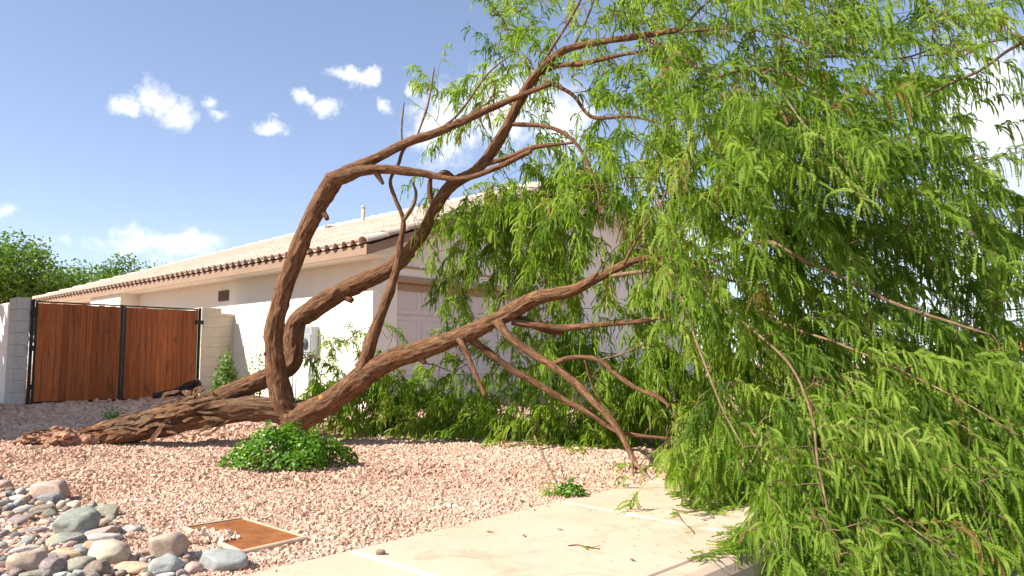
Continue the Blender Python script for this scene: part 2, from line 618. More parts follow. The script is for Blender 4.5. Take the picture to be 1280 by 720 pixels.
def slab_mesh(name, a0, a1, c0, c1, h0, h1, chamf=0.008):
    """a slab with eased upper edges"""
    v = []
    for (h, i) in ((h0, 0), (h1 - chamf, 0), (h1, chamf)):
        for (a, c) in ((a0 + i, c0 + i), (a1 - i, c0 + i), (a1 - i, c1 - i), (a0 + i, c1 - i)):
            v.append(walk_pt(a, c, h))
    f = []
    for k in (0, 4):
        for j in range(4):
            f.append((k + j, k + (j + 1) % 4, k + 4 + (j + 1) % 4, k + 4 + j))
    f.append((8, 9, 10, 11))
    f = [tuple(reversed(t)) for t in f]
    return poly_mesh(name, v, f)


for k in range(-4, 9):
    a0 = k * SPAN
    w = 0.016
    link('slab', slab_mesh('slab', a0 + w, a0 + SPAN - w, 0.0, ROADW, -0.12, 0.018), M['slab'], walk)
    link('joint_strip', slab_mesh('joint_strip', a0 - w + .001, a0 + w - .001, 0.004, ROADW - .004, -0.12, 0.013 + .004 * ((k * 7) % 3 - 1) * .5, .002), M['joint'], walk)
    # rolled kerb stone
    prof = [(ROADW + .010, -.12), (ROADW + .010, .012), (ROADW + .018, .017), (ROADW + CURB - .06, .014), (ROADW + CURB - .02, -.003), (ROADW + CURB + .01, -.04), (ROADW + CURB + .035, -.115), (ROADW + CURB + .04, -.16)]
    v, f = [], []
    for a in (a0 + .006, a0 + SPAN - .006):
        v += [walk_pt(a, c, h) for (c, h) in prof]
    n = len(prof)
    f = [(j, j + 1, n + j + 1, n + j) for j in range(n - 1)]
    f += [tuple(range(n))[::-1], tuple(range(n, 2 * n))]
    ks = link('kerb_stone', poly_mesh('kerb_stone', v, f), M['slab'], curb)
rv = [walk_pt(a, c, h) for (a, c, h) in ((-60, ROADW + .10, -.14), (60, ROADW + .10, -.14), (60, 9.5, -.10), (-60, 9.5, -.10))]
tag(link('road', poly_mesh('road', rv, [(3, 2, 1, 0)]), M['asphalt']), kind='structure')

# ------------------------------------------------------------------ loose gravel
def stones(n_try, region, size, seed, dens=None):
    r = np.random.default_rng(seed)
    X = r.uniform(region[0], region[1], n_try)
    Y = r.uniform(region[2], region[3], n_try)
    keep = (np.abs(X) < .70 * Y + .4)
    keep &= dens(X, Y, r)
    X, Y = X[keep], Y[keep]
    n = len(X)
    s = r.uniform(size[0], size[1], n) * np.where(r.random(n) < .06, 1.5, 1.0)
    base = np.array([(x, y, z) for z in (-1, 1) for y in (-1, 1) for x in (-1, 1)], float) * .5
    V = base[None] * .9 + r.uniform(-.24, .24, (n, 8, 3))
    V = V * (s[:, None] * r.uniform(.7, 1.25, (n, 3)))[:, None, :]
    a = r.uniform(0, 6.28, n); b = r.uniform(-.7, .7, n); g = r.uniform(-.7, .7, n)
    ca, sa, cb, sb, cg, sg = np.cos(a), np.sin(a), np.cos(b), np.sin(b), np.cos(g), np.sin(g)
    y1 = V[..., 1] * cb[:, None] - V[..., 2] * sb[:, None]; z1 = V[..., 1] * sb[:, None] + V[..., 2] * cb[:, None]
    x1 = V[..., 0] * cg[:, None] + z1 * sg[:, None]; z2 = -V[..., 0] * sg[:, None] + z1 * cg[:, None]
    x2 = x1 * ca[:, None] - y1 * sa[:, None]; y2 = x1 * sa[:, None] + y1 * ca[:, None]
    Z = gz_np(X, Y) + s * r.uniform(.0, .26, n)
    V = np.stack([x2 + X[:, None], y2 + Y[:, None], z2 + Z[:, None]], -1).reshape(-1, 3)
    cf = np.array([(4, 5, 7), (4, 7, 6), (0, 1, 5), (0, 5, 4), (1, 3, 7), (1, 7, 5), (3, 2, 6), (3, 6, 7), (2, 0, 4), (2, 4, 6)])
    Fc = (cf[None] + (np.arange(n) * 8)[:, None, None]).reshape(-1, 3)
    tint = np.repeat(np.clip(r.normal(.5, .2, n) + (fbm(np.stack([X * .9, Y * .9, 0 * X], -1), 31, 3) - .5) * .6, 0, 1), 8)
    return V, Fc, tint


COVER_C = [G(228, 659), G(303, 647.5), G(385, 672), G(302, 691)]


def in_cover(X, Y, grow=0.0):
    c = sum(COVER_C, Vector()) / 4
    ins = np.ones(len(X), bool)
    for i in range(4):
        a, b = COVER_C[i], COVER_C[(i + 1) % 4]
        nx_, ny_ = (b.y - a.y), -(b.x - a.x)
        s = np.sign((c.x - a.x) * nx_ + (c.y - a.y) * ny_)
        ln = math.hypot(nx_, ny_)
        ins &= (((X - a.x) * nx_ + (Y - a.y) * ny_) * s / ln > -grow)
    return ins


PILE = [G(-60, 596), G(40, 597), G(92, 622), G(152, 632), G(160, 668), G(140, 690), G(225, 690), G(250, 700), G(235, 790), G(-60, 790)]


def in_pile(X, Y):
    ins = np.zeros(len(X), bool)
    n = len(PILE)
    for i in range(n):
        a, b = PILE[i], PILE[(i + 1) % n]
        c = (a.y > Y) != (b.y > Y)
        ins ^= c & (X < (b.x - a.x) * (Y - a.y) / (b.y - a.y + 1e-12) + a.x)
    return ins & (np.random.default_rng(8).random(len(X)) < .8)


def near_d(X, Y, r):
    across = (X - S0.x) * E2.x + (Y - S0.y) * E2.y
    wob = (fbm(np.stack([X * 5, Y * 5, 0 * X], -1), 9, 2) - .5) * .12
    ok = (across < 0.0 + wob) | ((across < .07 + wob) & (r.random(len(X)) < .35))
    bare = fbm(np.stack([X * 1.3, Y * 1.3, 0 * X], -1), 17, 3)
    ok &= r.random(len(X)) < np.clip(1.0 - (bare - .56) * 5, .45, 1)
    ok &= ~in_cover(X, Y, 0.015) & ~in_pile(X, Y)
    return ok & (X < .25 * Y) & (X > -.68 * Y)


def far_d(X, Y, r):
    across = (X - S0.x) * E2.x + (Y - S0.y) * E2.y
    return (across < -.05) & (X < .2 * Y)


parts = [stones(80000, (-4.3, 1.4, 3.5, 6.2), (.010, .022), 1, near_d),
         stones(50000, (-5.9, 1.4, 6.2, 9.0), (.014, .028), 4, near_d),
         stones(13000, (-7.3, -1.0, 9.0, 11.5), (.026, .044), 2, near_d),
         stones(7000, (-9.8, -4.2, 11.5, 15.5), (.03, .055), 3, far_d)]
print('stones', sum(len(p[0]) // 8 for p in parts))
off, VV, FF, TT = 0, [], [], []
for v, f, t in parts:
    VV.append(v); FF.append(f + off); TT.append(t); off += len(v)
gravel = link('gravel', np_mesh('gravel', np.concatenate(VV), np.concatenate(FF), False, {'tint': np.concatenate(TT)}), M['gravel'])
tag(gravel, 'crushed pink gravel covering the front yard', 'gravel', kind='stuff')


# ------------------------------------------------------------------ tubes / limbs
def catmull(pts, per=6):
    p = np.asarray(pts, float)
    e = np.vstack([2 * p[0] - p[1], p, 2 * p[-1] - p[-2]])
    out = []
    for i in range(1, len(e) - 2):
        p0, p1, p2, p3 = e[i - 1], e[i], e[i + 1], e[i + 2]
        for t in np.linspace(0, 1, per, endpoint=False):
            out.append(.5 * ((2 * p1) + (-p0 + p2) * t + (2 * p0 - 5 * p1 + 4 * p2 - p3) * t * t + (-p0 + 3 * p1 - 3 * p2 + p3) * t ** 3))
    out.append(e[-2])
    return np.array(out)


def tube(path, sides=10, rough=0.0, knots=0.0, seed=0, cap=True, ridge_k=18.0):
    """path: (n,4) xyz + radius. returns verts, quads/tris list, bark attribute"""
    p = path[:, :3]; r = path[:, 3]
    n = len(p)
    t = np.gradient(p, axis=0)
    t /= np.linalg.norm(t, axis=1)[:, None] + 1e-9
    u = np.zeros_like(t)
    ref = np.array([0, 0, 1.0]) if abs(t[0, 2]) < .9 else np.array([1.0, 0, 0])
    a = np.cross(t[0], ref); a /= np.linalg.norm(a)
    u[0] = a
    for i in range(1, n):
        a = u[i - 1] - t[i] * np.dot(u[i - 1], t[i])
        u[i] = a / (np.linalg.norm(a) + 1e-9)
    w = np.cross(t, u)
    th = np.linspace(0, 2 * np.pi, sides, endpoint=False)
    s = np.concatenate([[0], np.cumsum(np.linalg.norm(np.diff(p, axis=0), axis=1))])
    ct, sn = np.cos(th), np.sin(th)
    bark = np.stack([ct[None] * r[:, None], sn[None] * r[:, None], np.broadcast_to(s[:, None], (n, sides))], -1)
    rad = np.broadcast_to(r[:, None], (n, sides)).copy()
    if rough > 0:
        q = bark * np.array([ridge_k, ridge_k, ridge_k * .22])
        rid = 1 - np.abs(fbm(q, seed, 3) * 2 - 1) * 2
        rad += rough * (rid - .62) * np.minimum(r[:, None] * 8, 1)
        q2 = bark * np.array([5., 5., 3.])
        rad *= 1 + knots * (fbm(q2, seed + 5, 2) - .5) * 2
        kr = np.random.default_rng(seed + 77)
        for _ in range(int(s[-1] * 5)):
            s0, t0, kw = kr.uniform(0, s[-1]), kr.uniform(0, 6.28), kr.uniform(.02, .055)
            r0 = np.interp(s0, s, r)
            dth = (th[None] - t0 + np.pi) % (2 * np.pi) - np.pi
            g_ = np.exp(-((s[:, None] - s0) ** 2 + (dth * r0) ** 2) / (2 * kw * kw))
            dip = np.exp(-((s[:, None] - s0) ** 2 + (dth * r0) ** 2) / (2 * (kw * .4) ** 2))
            rad = rad + r0 * kr.uniform(.10, .26) * (g_ - .7 * dip)
    V = p[:, None, :] + u[:, None, :] * (ct[None] * rad)[..., None] + w[:, None, :] * (sn[None] * rad)[..., None]
    V = V.reshape(-1, 3)
    i = np.arange(n - 1)[:, None] * sides
    j = np.arange(sides)[None]
    jn = (j + 1) % sides
    Q = np.stack([i + j, i + jn, i + sides + jn, i + sides + j], -1).reshape(-1, 4)
    faces = [Q]
    B = bark.reshape(-1, 3)
    if cap:
        m = len(V)
        V = np.vstack([V, p[:1], p[-1:]])
        B = np.vstack([B, [[0, 0, 0]], [[0, 0, s[-1]]]])
        jj = np.arange(sides)
        k = (n - 1) * sides
        T = np.vstack([np.stack([np.full(sides, m), (jj + 1) % sides, jj], -1), np.stack([np.full(sides, m + 1), k + jj, k + (jj + 1) % sides], -1)])
        faces.append(T)
    return V, faces, B


def px_path(pts, per=8):
    """pts: (px, py, depth, width_px) -> smooth xyz+radius path"""
    a = []
    for (x, y, Y, w) in pts:
        v = P(x, y, Y)
        a.append((v.x, v.y, v.z, max(w, .8) * .5 * Y / F * (.78 if w > 12 else .85)))
    c = catmull(a, per)
    c[:, 3] = np.maximum(c[:, 3], .0012)
    return c


class TubeBag:
    def __init__(self): self.V, self.Q, self.T, self.B, self.o = [], [], [], [], 0

    def add(self, V, faces, B):
        self.V.append(V); self.B.append(B)
        self.Q.append(faces[0] + self.o)
        if len(faces) > 1: self.T.append(faces[1] + self.o)
        self.o += len(V)

    def mesh(self, name):
        fs = [np.concatenate(self.Q)]
        if self.T: fs.append(np.concatenate(self.T))
        return np_mesh(name, np.concatenate(self.V), fs, True, {'bark': np.concatenate(self.B)})


# ------------------------------------------------------------------ the fallen tree
root = P(60, 556, 8.7)
tree = tag(empty('fallen_tree', (0, 0, 0)), 'big fallen tree with split brown trunk and feathery green crown lying across the sidewalk', 'tree')
SKEL = []       # points that twigs may grow from: x y z r


PXP = []


def limb(name, pts, sides=14, rough=.006, knots=.10, seed=0, per=8, mat='bark', skel=True, k=18.):
    PXP.append(catmull(np.array(pts, float), 8))
    path = px_path(pts, per)
    V, f, B = tube(path, sides, rough, knots, seed, True, k)
    o = link(name, np_mesh(name, V, f, True, {'bark': B}), M[mat], tree)
    if skel:
        SKEL.append(path[::2])
    return path


# trunk: from the torn root to the fork
limb('trunk', [(66, 556, 8.75, 20), (84, 553, 8.7, 27), (110, 549, 8.66, 33), (150, 541, 8.64, 41), (200, 530, 8.64, 44), (250, 517, 8.66, 44),
               (300, 511, 8.68, 37), (335, 512, 8.7, 36), (362, 516, 8.7, 38), (388, 513, 8.68, 38), (405, 504, 8.66, 34)], 56, .028, .26, 11, 26, 'bark_root', False, 13.)
# second stem split off the trunk, then bending up behind
limb('limb', [(215, 524, 8.8, 20), (238, 511, 8.85, 26), (262, 502, 8.93, 28), (300, 487, 8.96, 29), (340, 469, 9.0, 28), (364, 452, 9.05, 31), (366, 424, 9.1, 31),
              (371, 402, 9.1, 30), (392, 386, 9.1, 31), (430, 363, 9.05, 28), (470, 345, 9.0, 26), (503, 323, 8.9, 24), (527, 293, 8.8, 22), (543, 262, 8.7, 20),
              (563, 232, 8.6, 19), (598, 210, 8.5, 18), (626, 172, 8.35, 16), (650, 125, 8.2, 16), (668, 96, 8.05, 14), (700, 66, 7.9, 12), (740, 54, 7.75, 10), (800, 45, 7.5, 9), (850, 37, 7.3, 7)],
     44, .020, .17, 21, 22, k=26.)
# front upright limb
limb('limb', [(372, 522, 8.7, 36), (356, 508, 8.68, 36), (349, 480, 8.66, 33), (344, 452, 8.64, 29), (342, 420, 8.62, 27), (350, 380, 8.6, 26), (371, 318, 8.55, 26),
              (395, 262, 8.5, 26), (408, 240, 8.48, 27), (417, 225, 8.47, 29), (421, 219, 8.47, 22)], 44, .020, .20, 31, 24, k=26.)
limb('limb', [(413, 233, 8.5, 22), (430, 216, 8.48, 19), (447, 208, 8.45, 17), (470, 198, 8.42, 15), (505, 180, 8.38, 14), (545, 166, 8.3, 13), (590, 146, 8.2, 11), (640, 124, 8.1, 9), (690, 104, 7.95, 7)], 28, .012, .15, 41, 14, k=26.)
limb('limb', [(412, 226, 8.45, 22), (424, 222, 8.43, 24), (436, 219, 8.42, 21), (455, 213, 8.4, 16), (490, 212, 8.35, 14), (530, 217, 8.3, 11), (575, 224, 8.2, 9), (620, 210, 8.1, 8), (665, 188, 8.0, 6)], 28, .014, .20, 51, 14, k=26.)
# big low limb running out over the yard
limb('limb', [(352, 520, 8.7, 30), (368, 524, 8.68, 38), (392, 514, 8.65, 40), (425, 493, 8.6, 38), (455, 470, 8.55, 37), (490, 450, 8.48, 31), (535, 435, 8.4, 28), (590, 414, 8.28, 27),
              (638, 391, 8.1, 26), (668, 374, 8.0, 22), (715, 363, 7.85, 18), (755, 343, 7.7, 14), (790, 327, 7.55, 11), (830, 321, 7.4, 9), (880, 330, 7.2, 7)], 44, .020, .18, 61, 24, k=26.)
# grey upright branch growing from the low limb
limb('limb', [(452, 466, 8.52, 24), (460, 440, 8.5, 21), (468, 414, 8.5, 19), (484, 372, 8.5, 17), (496, 335, 8.48, 13), (501, 300, 8.46, 9)], 26, .012, .18, 71, 16, k=26.)
BR = [
    [(501, 303, 8.46, 9), (504, 275, 8.45, 8), (494, 248, 8.44, 7), (488, 226, 8.43, 6), (498, 205, 8.42, 5.5), (505, 186, 8.4, 5), (522, 172, 8.36, 3)],
    [(504, 276, 8.45, 7), (516, 258, 8.44, 6), (520, 242, 8.42, 5), (516, 228, 8.4, 3)],
    [(503, 190, 8.41, 4), (502, 160, 8.4, 3), (505, 128, 8.4, 2)],
    [(541, 256, 8.68, 11), (537, 240, 8.66, 9), (538, 222, 8.64, 8)],
    [(346, 452, 8.64, 14), (336, 444, 8.6, 11), (331, 440, 8.58, 9)],
    [(400, 262, 8.5, 12), (407, 270, 8.45, 9), (409, 274, 8.43, 7)],
    [(468, 212, 8.4, 11), (474, 222, 8.38, 9), (479, 230, 8.37, 5)],
    [(520, 440, 8.4, 14), (528, 450, 8.38, 10), (531, 454, 8.37, 8)],
    [(425, 368, 9.05, 14), (437, 374, 9.0, 11), (441, 377, 9.0, 9)],
    [(566, 222, 8.5, 9), (556, 216, 8.45, 9), (545, 222, 8.42, 7)],
    [(652, 120, 8.2, 10), (665, 105, 8.1, 9), (690, 84, 8.0, 9), (730, 79, 7.8, 8), (780, 68, 7.6, 6), (830, 62, 7.4, 4)],
    [(640, 155, 8.2, 8), (690, 160, 8.0, 7), (722, 182, 7.85, 6), (745, 230, 7.7, 4), (750, 270, 7.6, 3)],
    [(680, 100, 8.0, 7), (715, 118, 7.85, 6), (740, 146, 7.7, 6), (790, 146, 7.5, 5), (840, 158, 7.3, 3)],
    [(600, 208, 8.45, 8), (640, 195, 8.25, 8), (668, 184, 8.1, 7), (720, 178, 7.9, 4)],
    [(666, 97, 8.05, 6), (690, 60, 8.0, 5), (715, 20, 7.9, 5), (740, -30, 7.8, 4)],
    [(715, 62, 7.85, 5), (735, 20, 7.8, 4), (750, -25, 7.7, 3)],
    [(800, 45, 7.5, 7), (850, 70, 7.2, 6), (890, 95, 7.0, 6), (935, 85, 6.8, 5), (990, 95, 6.6, 4), (1030, 130, 6.4, 3)],
    [(850, 40, 7.3, 6), (920, 35, 7.0, 5), (980, 45, 6.8, 4), (1025, 65, 6.6, 3)],
    [(900, 95, 7.0, 7), (960, 80, 6.9, 6), (1050, 70, 6.8, 6), (1125, 73, 6.7, 5), (1180, 55, 6.6, 3)],
    [(930, 75, 6.9, 5), (965, 100, 6.6, 5), (1005, 155, 6.2, 5), (1045, 190, 6.0, 4), (1085, 230, 5.8, 3)],
    [(1300, 40, 6.4, 9), (1262, 62, 6.4, 8), (1225, 88, 6.45, 7), (1190, 103, 6.5, 6), (1155, 122, 6.6, 4)],
    [(1290, 45, 6.9, 6), (1240, 52, 6.9, 5), (1190, 66, 6.9, 4), (1150, 70, 7.0, 3)],
    [(885, 330, 7.2, 7), (930, 310, 7.0, 8), (962, 302, 6.8, 9), (1005, 325, 6.6, 9), (1060, 350, 6.4, 9), (1115, 378, 6.2, 8), (1180, 400, 6.0, 7), (1240, 419, 5.8, 5)],
    [(765, 345, 7.65, 9), (800, 340, 7.5, 9), (835, 339, 7.35, 8), (865, 341, 7.2, 7), (920, 352, 7.0, 5), (985, 362, 6.8, 5), (1030, 395, 6.5, 4), (1100, 425, 6.2, 3)],
    [(640, 402, 8.1, 14), (668, 406, 8.05, 12), (700, 410, 8.0, 10), (750, 406, 7.8, 9), (805, 401, 7.6, 7), (850, 390, 7.4, 4)],
    [(645, 396, 8.15, 12), (680, 412, 8.2, 11), (705, 417, 8.2, 8)],
    [(622, 402, 8.1, 17), (636, 420, 8.0, 14), (662, 440, 7.9, 13), (690, 457, 7.75, 12), (718, 478, 7.6, 12), (745, 505, 7.4, 11), (768, 530, 7.25, 11), (785, 560, 7.05, 11), (796, 585, 6.85, 9)],
    [(793, 578, 6.9, 8), (812, 598, 6.6, 7), (828, 615, 6.3, 6), (843, 636, 5.95, 4)],
    [(790, 570, 6.95, 8), (791, 590, 6.8, 6), (794, 610, 6.6, 5), (800, 622, 6.45, 3)],
    [(692, 455, 7.75, 9), (715, 447, 7.7, 8), (748, 450, 7.6, 8), (770, 468, 7.5, 8), (795, 485, 7.35, 7), (820, 495, 7.2, 6), (838, 508, 7.1, 4)],
    [(750, 450, 7.6, 5), (778, 442, 7.5, 4), (805, 430, 7.4, 3)],
    [(574, 424, 8.25, 12), (580, 434, 8.2, 9), (592, 462, 8.1, 8), (607, 496, 8.0, 6)],
    [(588, 424, 8.3, 12), (605, 436, 8.3, 11), (640, 462, 8.25, 11), (672, 480, 8.2, 10), (705, 500, 8.1, 10), (740, 518, 8.0, 9), (775, 540, 7.9, 7), (840, 549, 7.7, 5)],
    [(845, 362, 7.0, 6), (858, 385, 6.8, 6), (868, 420, 6.6, 6), (885, 465, 6.3, 5), (905, 515, 6.0, 4), (930, 560, 5.7, 3)],
    [(860, 345, 7.1, 6), (900, 380, 6.7, 6), (950, 420, 6.3, 6), (990, 460, 6.0, 6), (1015, 520, 5.7, 6), (1022, 575, 5.4, 6), (1035, 640, 5.0, 4)],
    [(920, 352, 7.0, 6), (970, 400, 6.4, 6), (1050, 430, 5.9, 5), (1130, 465, 5.5, 5), (1200, 500, 5.2, 4), (1275, 545, 4.9, 3)],
    [(1000, 470, 6.0, 5), (1060, 500, 5.5, 5), (1120, 545, 5.1, 4), (1190, 580, 4.8, 4), (1270, 600, 4.6, 3)],
    [(900, 480, 6.2, 5), (940, 540, 5.6, 5), (985, 590, 5.2, 4), (1020, 640, 4.8, 4), (1060, 700, 4.5, 3)],
    [(1022, 560, 5.4, 4), (1080, 610, 4.9, 4), (1140, 660, 4.5, 4), (1200, 700, 4.3, 3)],
    [(840, 215, 7.2, 4), (828, 250, 7.1, 5), (812, 275, 7.1, 6), (795, 302, 7.2, 6), (780, 330, 7.5, 7)],
    [(730, 445, 7.8, 6), (740, 480, 7.9, 6), (752, 500, 7.9, 5), (770, 520, 7.9, 4)],
    [(840, 320, 7.4, 7), (900, 280, 7.2, 7), (980, 250, 6.9, 6), (1060, 260, 6.7, 5), (1140, 285, 6.5, 4), (1230, 320, 6.3, 3)],
    [(850, 37, 7.3, 7), (900, -10, 7.2, 6), (980, -60, 7.1, 5), (1080, -80, 7.0, 4)],
    [(1060, 260, 6.7, 4), (1130, 230, 6.6, 4), (1200, 210, 6.5, 3), (1270, 190, 6.5, 2)],
    [(545, 166, 8.3, 5), (575, 140, 8.3, 4), (610, 92, 8.3, 3), (640, 68, 8.3, 2)],
    [(520, 174, 8.36, 4), (535, 130, 8.4, 3), (543, 85, 8.4, 2)],
    [(505, 186, 8.4, 3), (528, 168, 8.4, 3), (572, 152, 8.4, 3), (610, 128, 8.4, 2.5)],
    [(1180, 400, 6.0, 5), (1230, 390, 5.9, 4), (1290, 385, 5.8, 3)],
]
for k, b in enumerate(BR):
    sh_ = {885: -.8, 845: -.7, 860: -.5, 920: -.4, 1300: -.5, 930: -.5, 800: -.3, 840: -.4, 765: -.3}.get(b[0][0], 0) if k > 13 else 0
    b = [(q[0], q[1], q[2] + sh_ * min(1, i_ / 2), q[3] * (.62 if k > 17 and b[0][0] > 700 else .9)) for i_, q in enumerate(b)]
    big = b[0][3] > 8
    limb('branch', b, 12 if big else 8, .005 if big else .002, .14, 100 + k, 8, 'bark' if b[0][3] > 7 or k in (10, 11, 12) else 'twig')


# torn bark slabs and splinters on the root end, cut wound
def shard(center, length, width, thick, direction, seed, mat, name='bark_shard'):
    r = random.Random(seed)
    bm = bmesh.new()
    n = 6
    d = direction.normalized()
    up = Vector((r.uniform(-.4, .4), -0.5, 1)).normalized()
    s = d.cross(up).normalized(); up = s.cross(d)
    rings = []
    for i in range(n):
        t = i / (n - 1)
        w = width * (1 - abs(t - .4) ** 1.6) * r.uniform(.6, 1.1) * (0.35 if i in (0, n - 1) else 1)
        h = thick * r.uniform(.5, 1.2) * (0.4 if i in (0, n - 1) else 1)
        c = center + d * (t - .5) * length + up * (math.sin(t * 3) * thick * .6) + s * r.uniform(-.2, .2) * width
        ring = []
        for (a, b) in ((-1, -.3), (-.5, .6), (0, 1.0), (.5, .5), (1, -.2), (0, -.8)):
            ring.append(bm.verts.new(c + s * a * w * .5 * r.uniform(.8, 1.2) + up * b * h * .5 * r.uniform(.7, 1.3)))
        rings.append(ring)
    for i in range(n - 1):
        for j in range(6):
            bm.faces.new((rings[i][j], rings[i][(j + 1) % 6], rings[i + 1][(j + 1) % 6], rings[i + 1][j]))
    bm.faces.new(rings[0][::-1]); bm.faces.new(rings[-1])
    bmesh.ops.recalc_face_normals(bm, faces=bm.faces)
    me = bpy.data.meshes.new(name)
    bm.to_mesh(me); bm.free()
    a = me.attributes.new('bark', 'FLOAT_VECTOR', 'POINT')
    for i, v in enumerate(me.vertices):
        q = v.co - center
        a.data[i].vector = (q.dot(s), q.dot(up), q.dot(d))
    return link(name, me, M[mat], tree)


rs = random.Random(5)
for k in range(44):
    x = rs.uniform(88, 275)
    cy = 552 - (x - 60) * .185
    w = 12 + (x - 60) * .10
    y = cy + rs.uniform(-.85, .75) * w
    dirv = (P(x + 10, y - rs.uniform(-1, 6), 8.5) - P(x, y, 8.5))
    L = rs.uniform(.14, .5)
    shard(P(x, y, 8.64 - .19 * (w / 30)), L, rs.uniform(.03, .10), rs.uniform(.02, .05), dirv + Vector((rs.uniform(-.03, .03), rs.uniform(-.02, .02), rs.uniform(-.03, .03))), k, 'bark_root')
for (x, y, L, a) in ((214, 490, .22, 20), (236, 492, .2, -30), (248, 487, .16, 50), (262, 492, .2, 10), (152, 524, .3, 15), (170, 516, .3, 10), (226, 502, .3, 25), (205, 510, .28, 30)):
    shard(P(x, y + 4, 8.62), L, .09, .06, Vector((math.cos(math.radians(a)), -.1, math.sin(math.radians(a)))), int(x), 'bark_root')
# clod of earth and root fibres
def lump(name, c, r, seed, mat, parent, amp=.35, sub=3, flat=1.0):
    bm = bmesh.new()
    bmesh.ops.create_icosphere(bm, subdivisions=sub, radius=1.0)
    for v in bm.verts:
        q = v.co.copy()
        f = 1 + amp * (mnoise.fractal(q * 1.8 + Vector((seed * 3.1, seed, 0)), 1.0, 2.0, 4))
        v.co = Vector((q.x * r[0] * f, q.y * r[1] * f, q.z * r[2] * f))
    me = bpy.data.meshes.new(name)
    bm.to_mesh(me); bm.free()
    a = me.attributes.new('bark', 'FLOAT_VECTOR', 'POINT')
    for i, v in enumerate(me.vertices): a.data[i].vector = v.co
    o = link(name, me, M[mat], parent)
    o.location = c
    return o


M['soil'] = mat_simple('root_soil', (.27, .135, .08), (.44, .26, .17), 16.0, .98, .9, .012)
cr_ = random.Random(9)
for k in range(26):
    x = cr_.uniform(22, 118)
    hgt = max(0, 1 - abs(x - 78) / 60)
    y = 554 - cr_.random() * 14 * hgt
    q_ = cr_.uniform(.045, .115)
    lump('root_clod', P(x, y, 8.55 + cr_.uniform(-.1, .12)), (q_ * cr_.uniform(.9, 1.6), q_, q_ * cr_.uniform(.55, .9)), k, 'soil', tree, .75)
for k in range(12):
    x0_ = cr_.uniform(60, 105); y0_ = 552 - cr_.uniform(0, 10)
    x1_ = x0_ - cr_.uniform(12, 40); y1_ = min(y0_ + cr_.uniform(-8, 10), 560)
    V, f, B = tube(px_path([(x0_, y0_, 8.6, 5), ((x0_ + x1_) / 2, (y0_ + y1_) / 2 - cr_.uniform(-2, 6), 8.5, 3.5), (x1_, y1_, 8.45, 1.6)], 5), 6, .003, .2, k)
    link('root', np_mesh('root', V, f, True, {'bark': B}), M['bark_root'], tree)
# raw orange wound where a branch was cut
M['wound'] = mat_simple('raw_wood', (.36, .115, .03), (.50, .20, .06), 30, .8, .4)
wp = px_path([(401, 501, 8.56, 13), (404, 497, 8.545, 12), (405, 495, 8.54, 9)], 4)
V, f, B = tube(wp, 12, .004, .2, 3)
link('cut_stub', np_mesh('cut_stub', V, f, True, {'bark': B}), M['wound'], tree)


# ------------------------------------------------------------------ foliage
def fronds(base, dirs, length, width, pairs, droop, tint, rng, teeth=1, seg=4):
    """feathery leaves: leaflet triangles in pairs along a drooping rachis"""
    n = len(base)
    t = np.linspace(0, 1, pairs + 1)[None, :, None]
    g = np.array([0, 0, -1.0])
    L = length[:, None, None]; k = droop[:, None, None]
    pos = base[:, None, :] + dirs[:, None, :] * L * (t - .5 * t * t * k) + g * L * k * .62 * t ** 1.8
    tan = np.gradient(pos, axis=1)
    tan /= np.linalg.norm(tan, axis=2)[..., None] + 1e-9
    rv = rng.normal(size=(n, 3)); rv[:, 2] *= .45
    side = np.cross(tan, rv[:, None, :])
    side /= np.linalg.norm(side, axis=2)[..., None] + 1e-9
    nrm = np.cross(side, tan)
    sp_ = (length / pairs)[:, None, None]
    prof = np.clip(np.sin(np.pi * np.clip(t * .80 + .16, 0, 1)), 0, 1) ** .35
    wl = width[:, None, None] * prof
    pc = pos[:, :-1]; pt = tan[:, :-1]; ps = side[:, :-1]; pn = nrm[:, :-1]; w = wl[:, :-1]
    bits, tr_, o, tt = [], [], 0, []
    # blade: a slim ribbon along the rachis with a notched edge
    ns = seg
    ridx = np.round(np.linspace(0, pairs, ns + 1)).astype(int)
    rp = pos[:, ridx]
    pw = np.where(np.arange(ns + 1) % 2 == 0, .40, .80)[None, :, None] if teeth == 0 else np.full((1, ns + 1, 1), .24)
    wv = width[:, None, None] * prof[:, ridx] * pw
    wv[:, 0] *= .25; wv[:, -1] *= .3
    fold = nrm[:, ridx] * wv * .25
    RV = np.stack([rp - side[:, ridx] * wv + fold, rp + side[:, ridx] * wv + fold], 2).reshape(-1, 3)
    base_i = (np.arange(n) * 2 * (ns + 1))[:, None] + np.arange(ns)[None] * 2
    RQ = np.stack([base_i, base_i + 1, base_i + 3, base_i + 2], -1).reshape(-1, 4)
    bits.append(RV); tr_ += [RQ[:, :3], RQ[:, [0, 2, 3]]]; o += len(RV); tt.append(np.repeat(tint, 2 * (ns + 1)))
    if teeth:
        out = []
        for sg in (-1, 1):
            root_ = pc + ps * sg * w * .12
            tip = pc + (ps * sg + pt * .45 + pn * .25) * w * rng.uniform(.85, 1.2, (n, pairs, 1))
            out.append(np.stack([root_ - pt * sp_ * .22, tip, root_ + pt * sp_ * .98], 2))
        V = np.stack(out, 2).reshape(-1, 3)
        bits.append(V); tr_.append(np.arange(n * pairs * 6).reshape(-1, 3) + o); tt.append(np.repeat(tint, pairs * 6))
    return np.concatenate(bits), np.concatenate(tr_), np.concatenate(tt)


